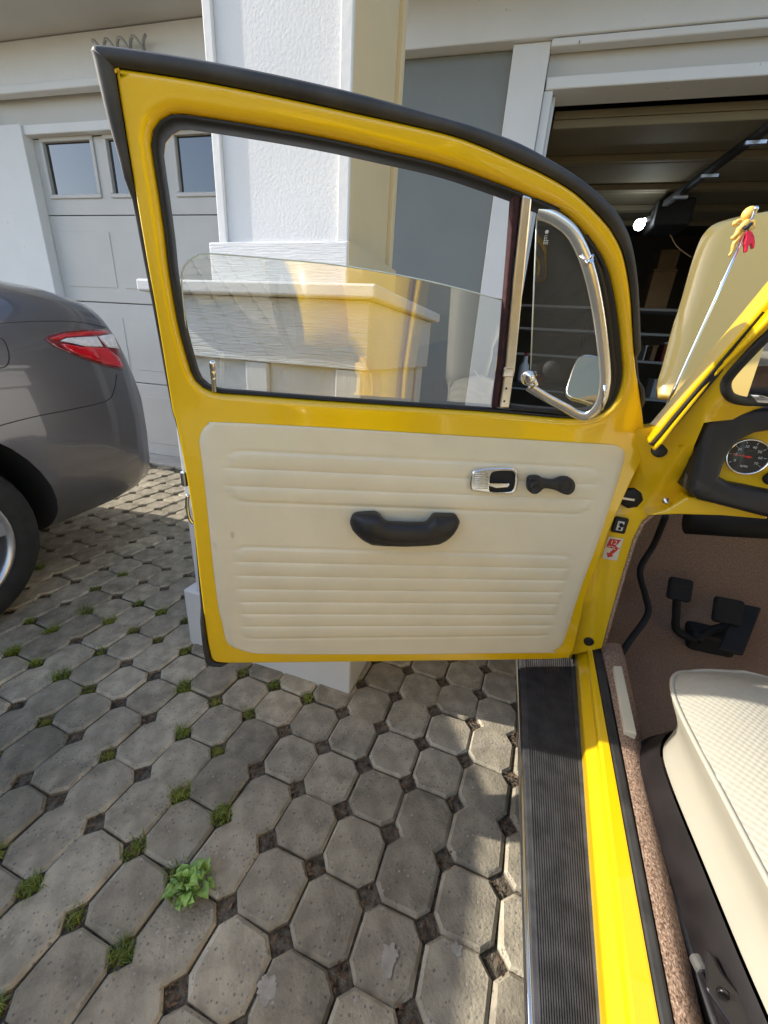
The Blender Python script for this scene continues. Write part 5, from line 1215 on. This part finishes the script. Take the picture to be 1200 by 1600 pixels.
MB().box((.40, 1.66, .45), (1.34, 2.28, .46)).build('luggage_floor', M['matte_black'], beetle)
for (cy, cx) in ((1.70, .10), (1.70, 1.64), (-.95, .10), (-.95, 1.64)):
    w = MB().lathe([(.20, -.07), (.29, -.075), (.315, -.05), (.32, 0), (.315, .05), (.29, .075), (.20, .07)], (cx, cy, .32), (1, 0, 0), 32).build('wheel', M['tyre'], beetle)
    MB().lathe([(0, .03), (.12, .03), (.14, .05), (.2, .06), (.2, -.06), (.14, -.05), (.12, -.03), (0, -.03)], (cx, cy, .32), (1, 0, 0), 28).build('rim', M['chrome'], w)
MB().box((.36, -1.2, .1999), (1.38, 1.55, .2049)).build('underfloor', M['matte_black'], beetle)

# ---------------- little rubber doll wired to the aerial
dy = 1.08
toy = empty('toy_figure', at_y(1160, 358, dy), 'small yellow rubber doll with a red cape tied near the aerial tip', 'toy')
mb = MB()
def tpnt(cx, cy, Y=dy): return at_y(1100 + cx / 12, 310 + cy / 12, Y)
pxm = (at_y(1180, 340, dy) - at_y(1170, 340, dy)).length / 10
tilt = Matrix.Rotation(R(28), 3, 'Y')
mb.ball(tpnt(845, 290, dy + .012), (pxm * 11.5, pxm * 10, pxm * 12.5), tilt)
mb.ball(tpnt(590, 470), (pxm * 5.5, pxm * 5, pxm * 4.6), tilt); mb.tube(catmull([tpnt(600, 460), tpnt(650, 415), tpnt(760, 440), tpnt(800, 480)], 4), [pxm * 3.2] * 6 + [pxm * 2.6] * 7, 8)
mb.ball(tpnt(745, 520), (pxm * 8, pxm * 7, pxm * 12), tilt)
mb.tube(catmull([tpnt(700, 540), tpnt(655, 620), tpnt(600, 690), tpnt(510, 770)], 4), [pxm * 7] * 4 + [pxm * 5.6] * 4 + [pxm * 4] * 4 + [pxm * 1.8], 10)
mb.tube(catmull([tpnt(850, 440), tpnt(930, 440), tpnt(945, 520), tpnt(830, 610)], 4), [pxm * 3.2] * 13, 8)
mb.tube(catmull([tpnt(730, 640), tpnt(640, 760), tpnt(560, 860), tpnt(535, 980), tpnt(465, 1085)], 4), [pxm * 4.2] * 8 + [pxm * 3.6] * 4 + [pxm * 2.6] * 4 + [pxm * 1.5], 10)
doll = mb.build('body', M['toyyellow'], toy)
mb = MB(); cape = [(740, 660), (800, 640), (850, 650), (890, 740), (905, 850), (890, 960), (868, 960), (850, 880), (790, 900), (765, 1025), (728, 1025), (728, 920), (712, 880), (745, 740)]
mb.prism([at_y(1100 + a / 12, 310 + b / 12, dy + .004) for a, b in cape], (0, -.012, 0)); mb.build('cape', M['toyred'], toy, bevel=.004, bseg=3)
mb = MB().tube(catmull([tpnt(750, 540, dy - .012), tpnt(790, 560, dy - .016), tpnt(840, 520, dy - .016), tpnt(880, 480, dy - .010)], 4), .0032, 6); mb.build('wire_tie', M['matte_black'], toy)
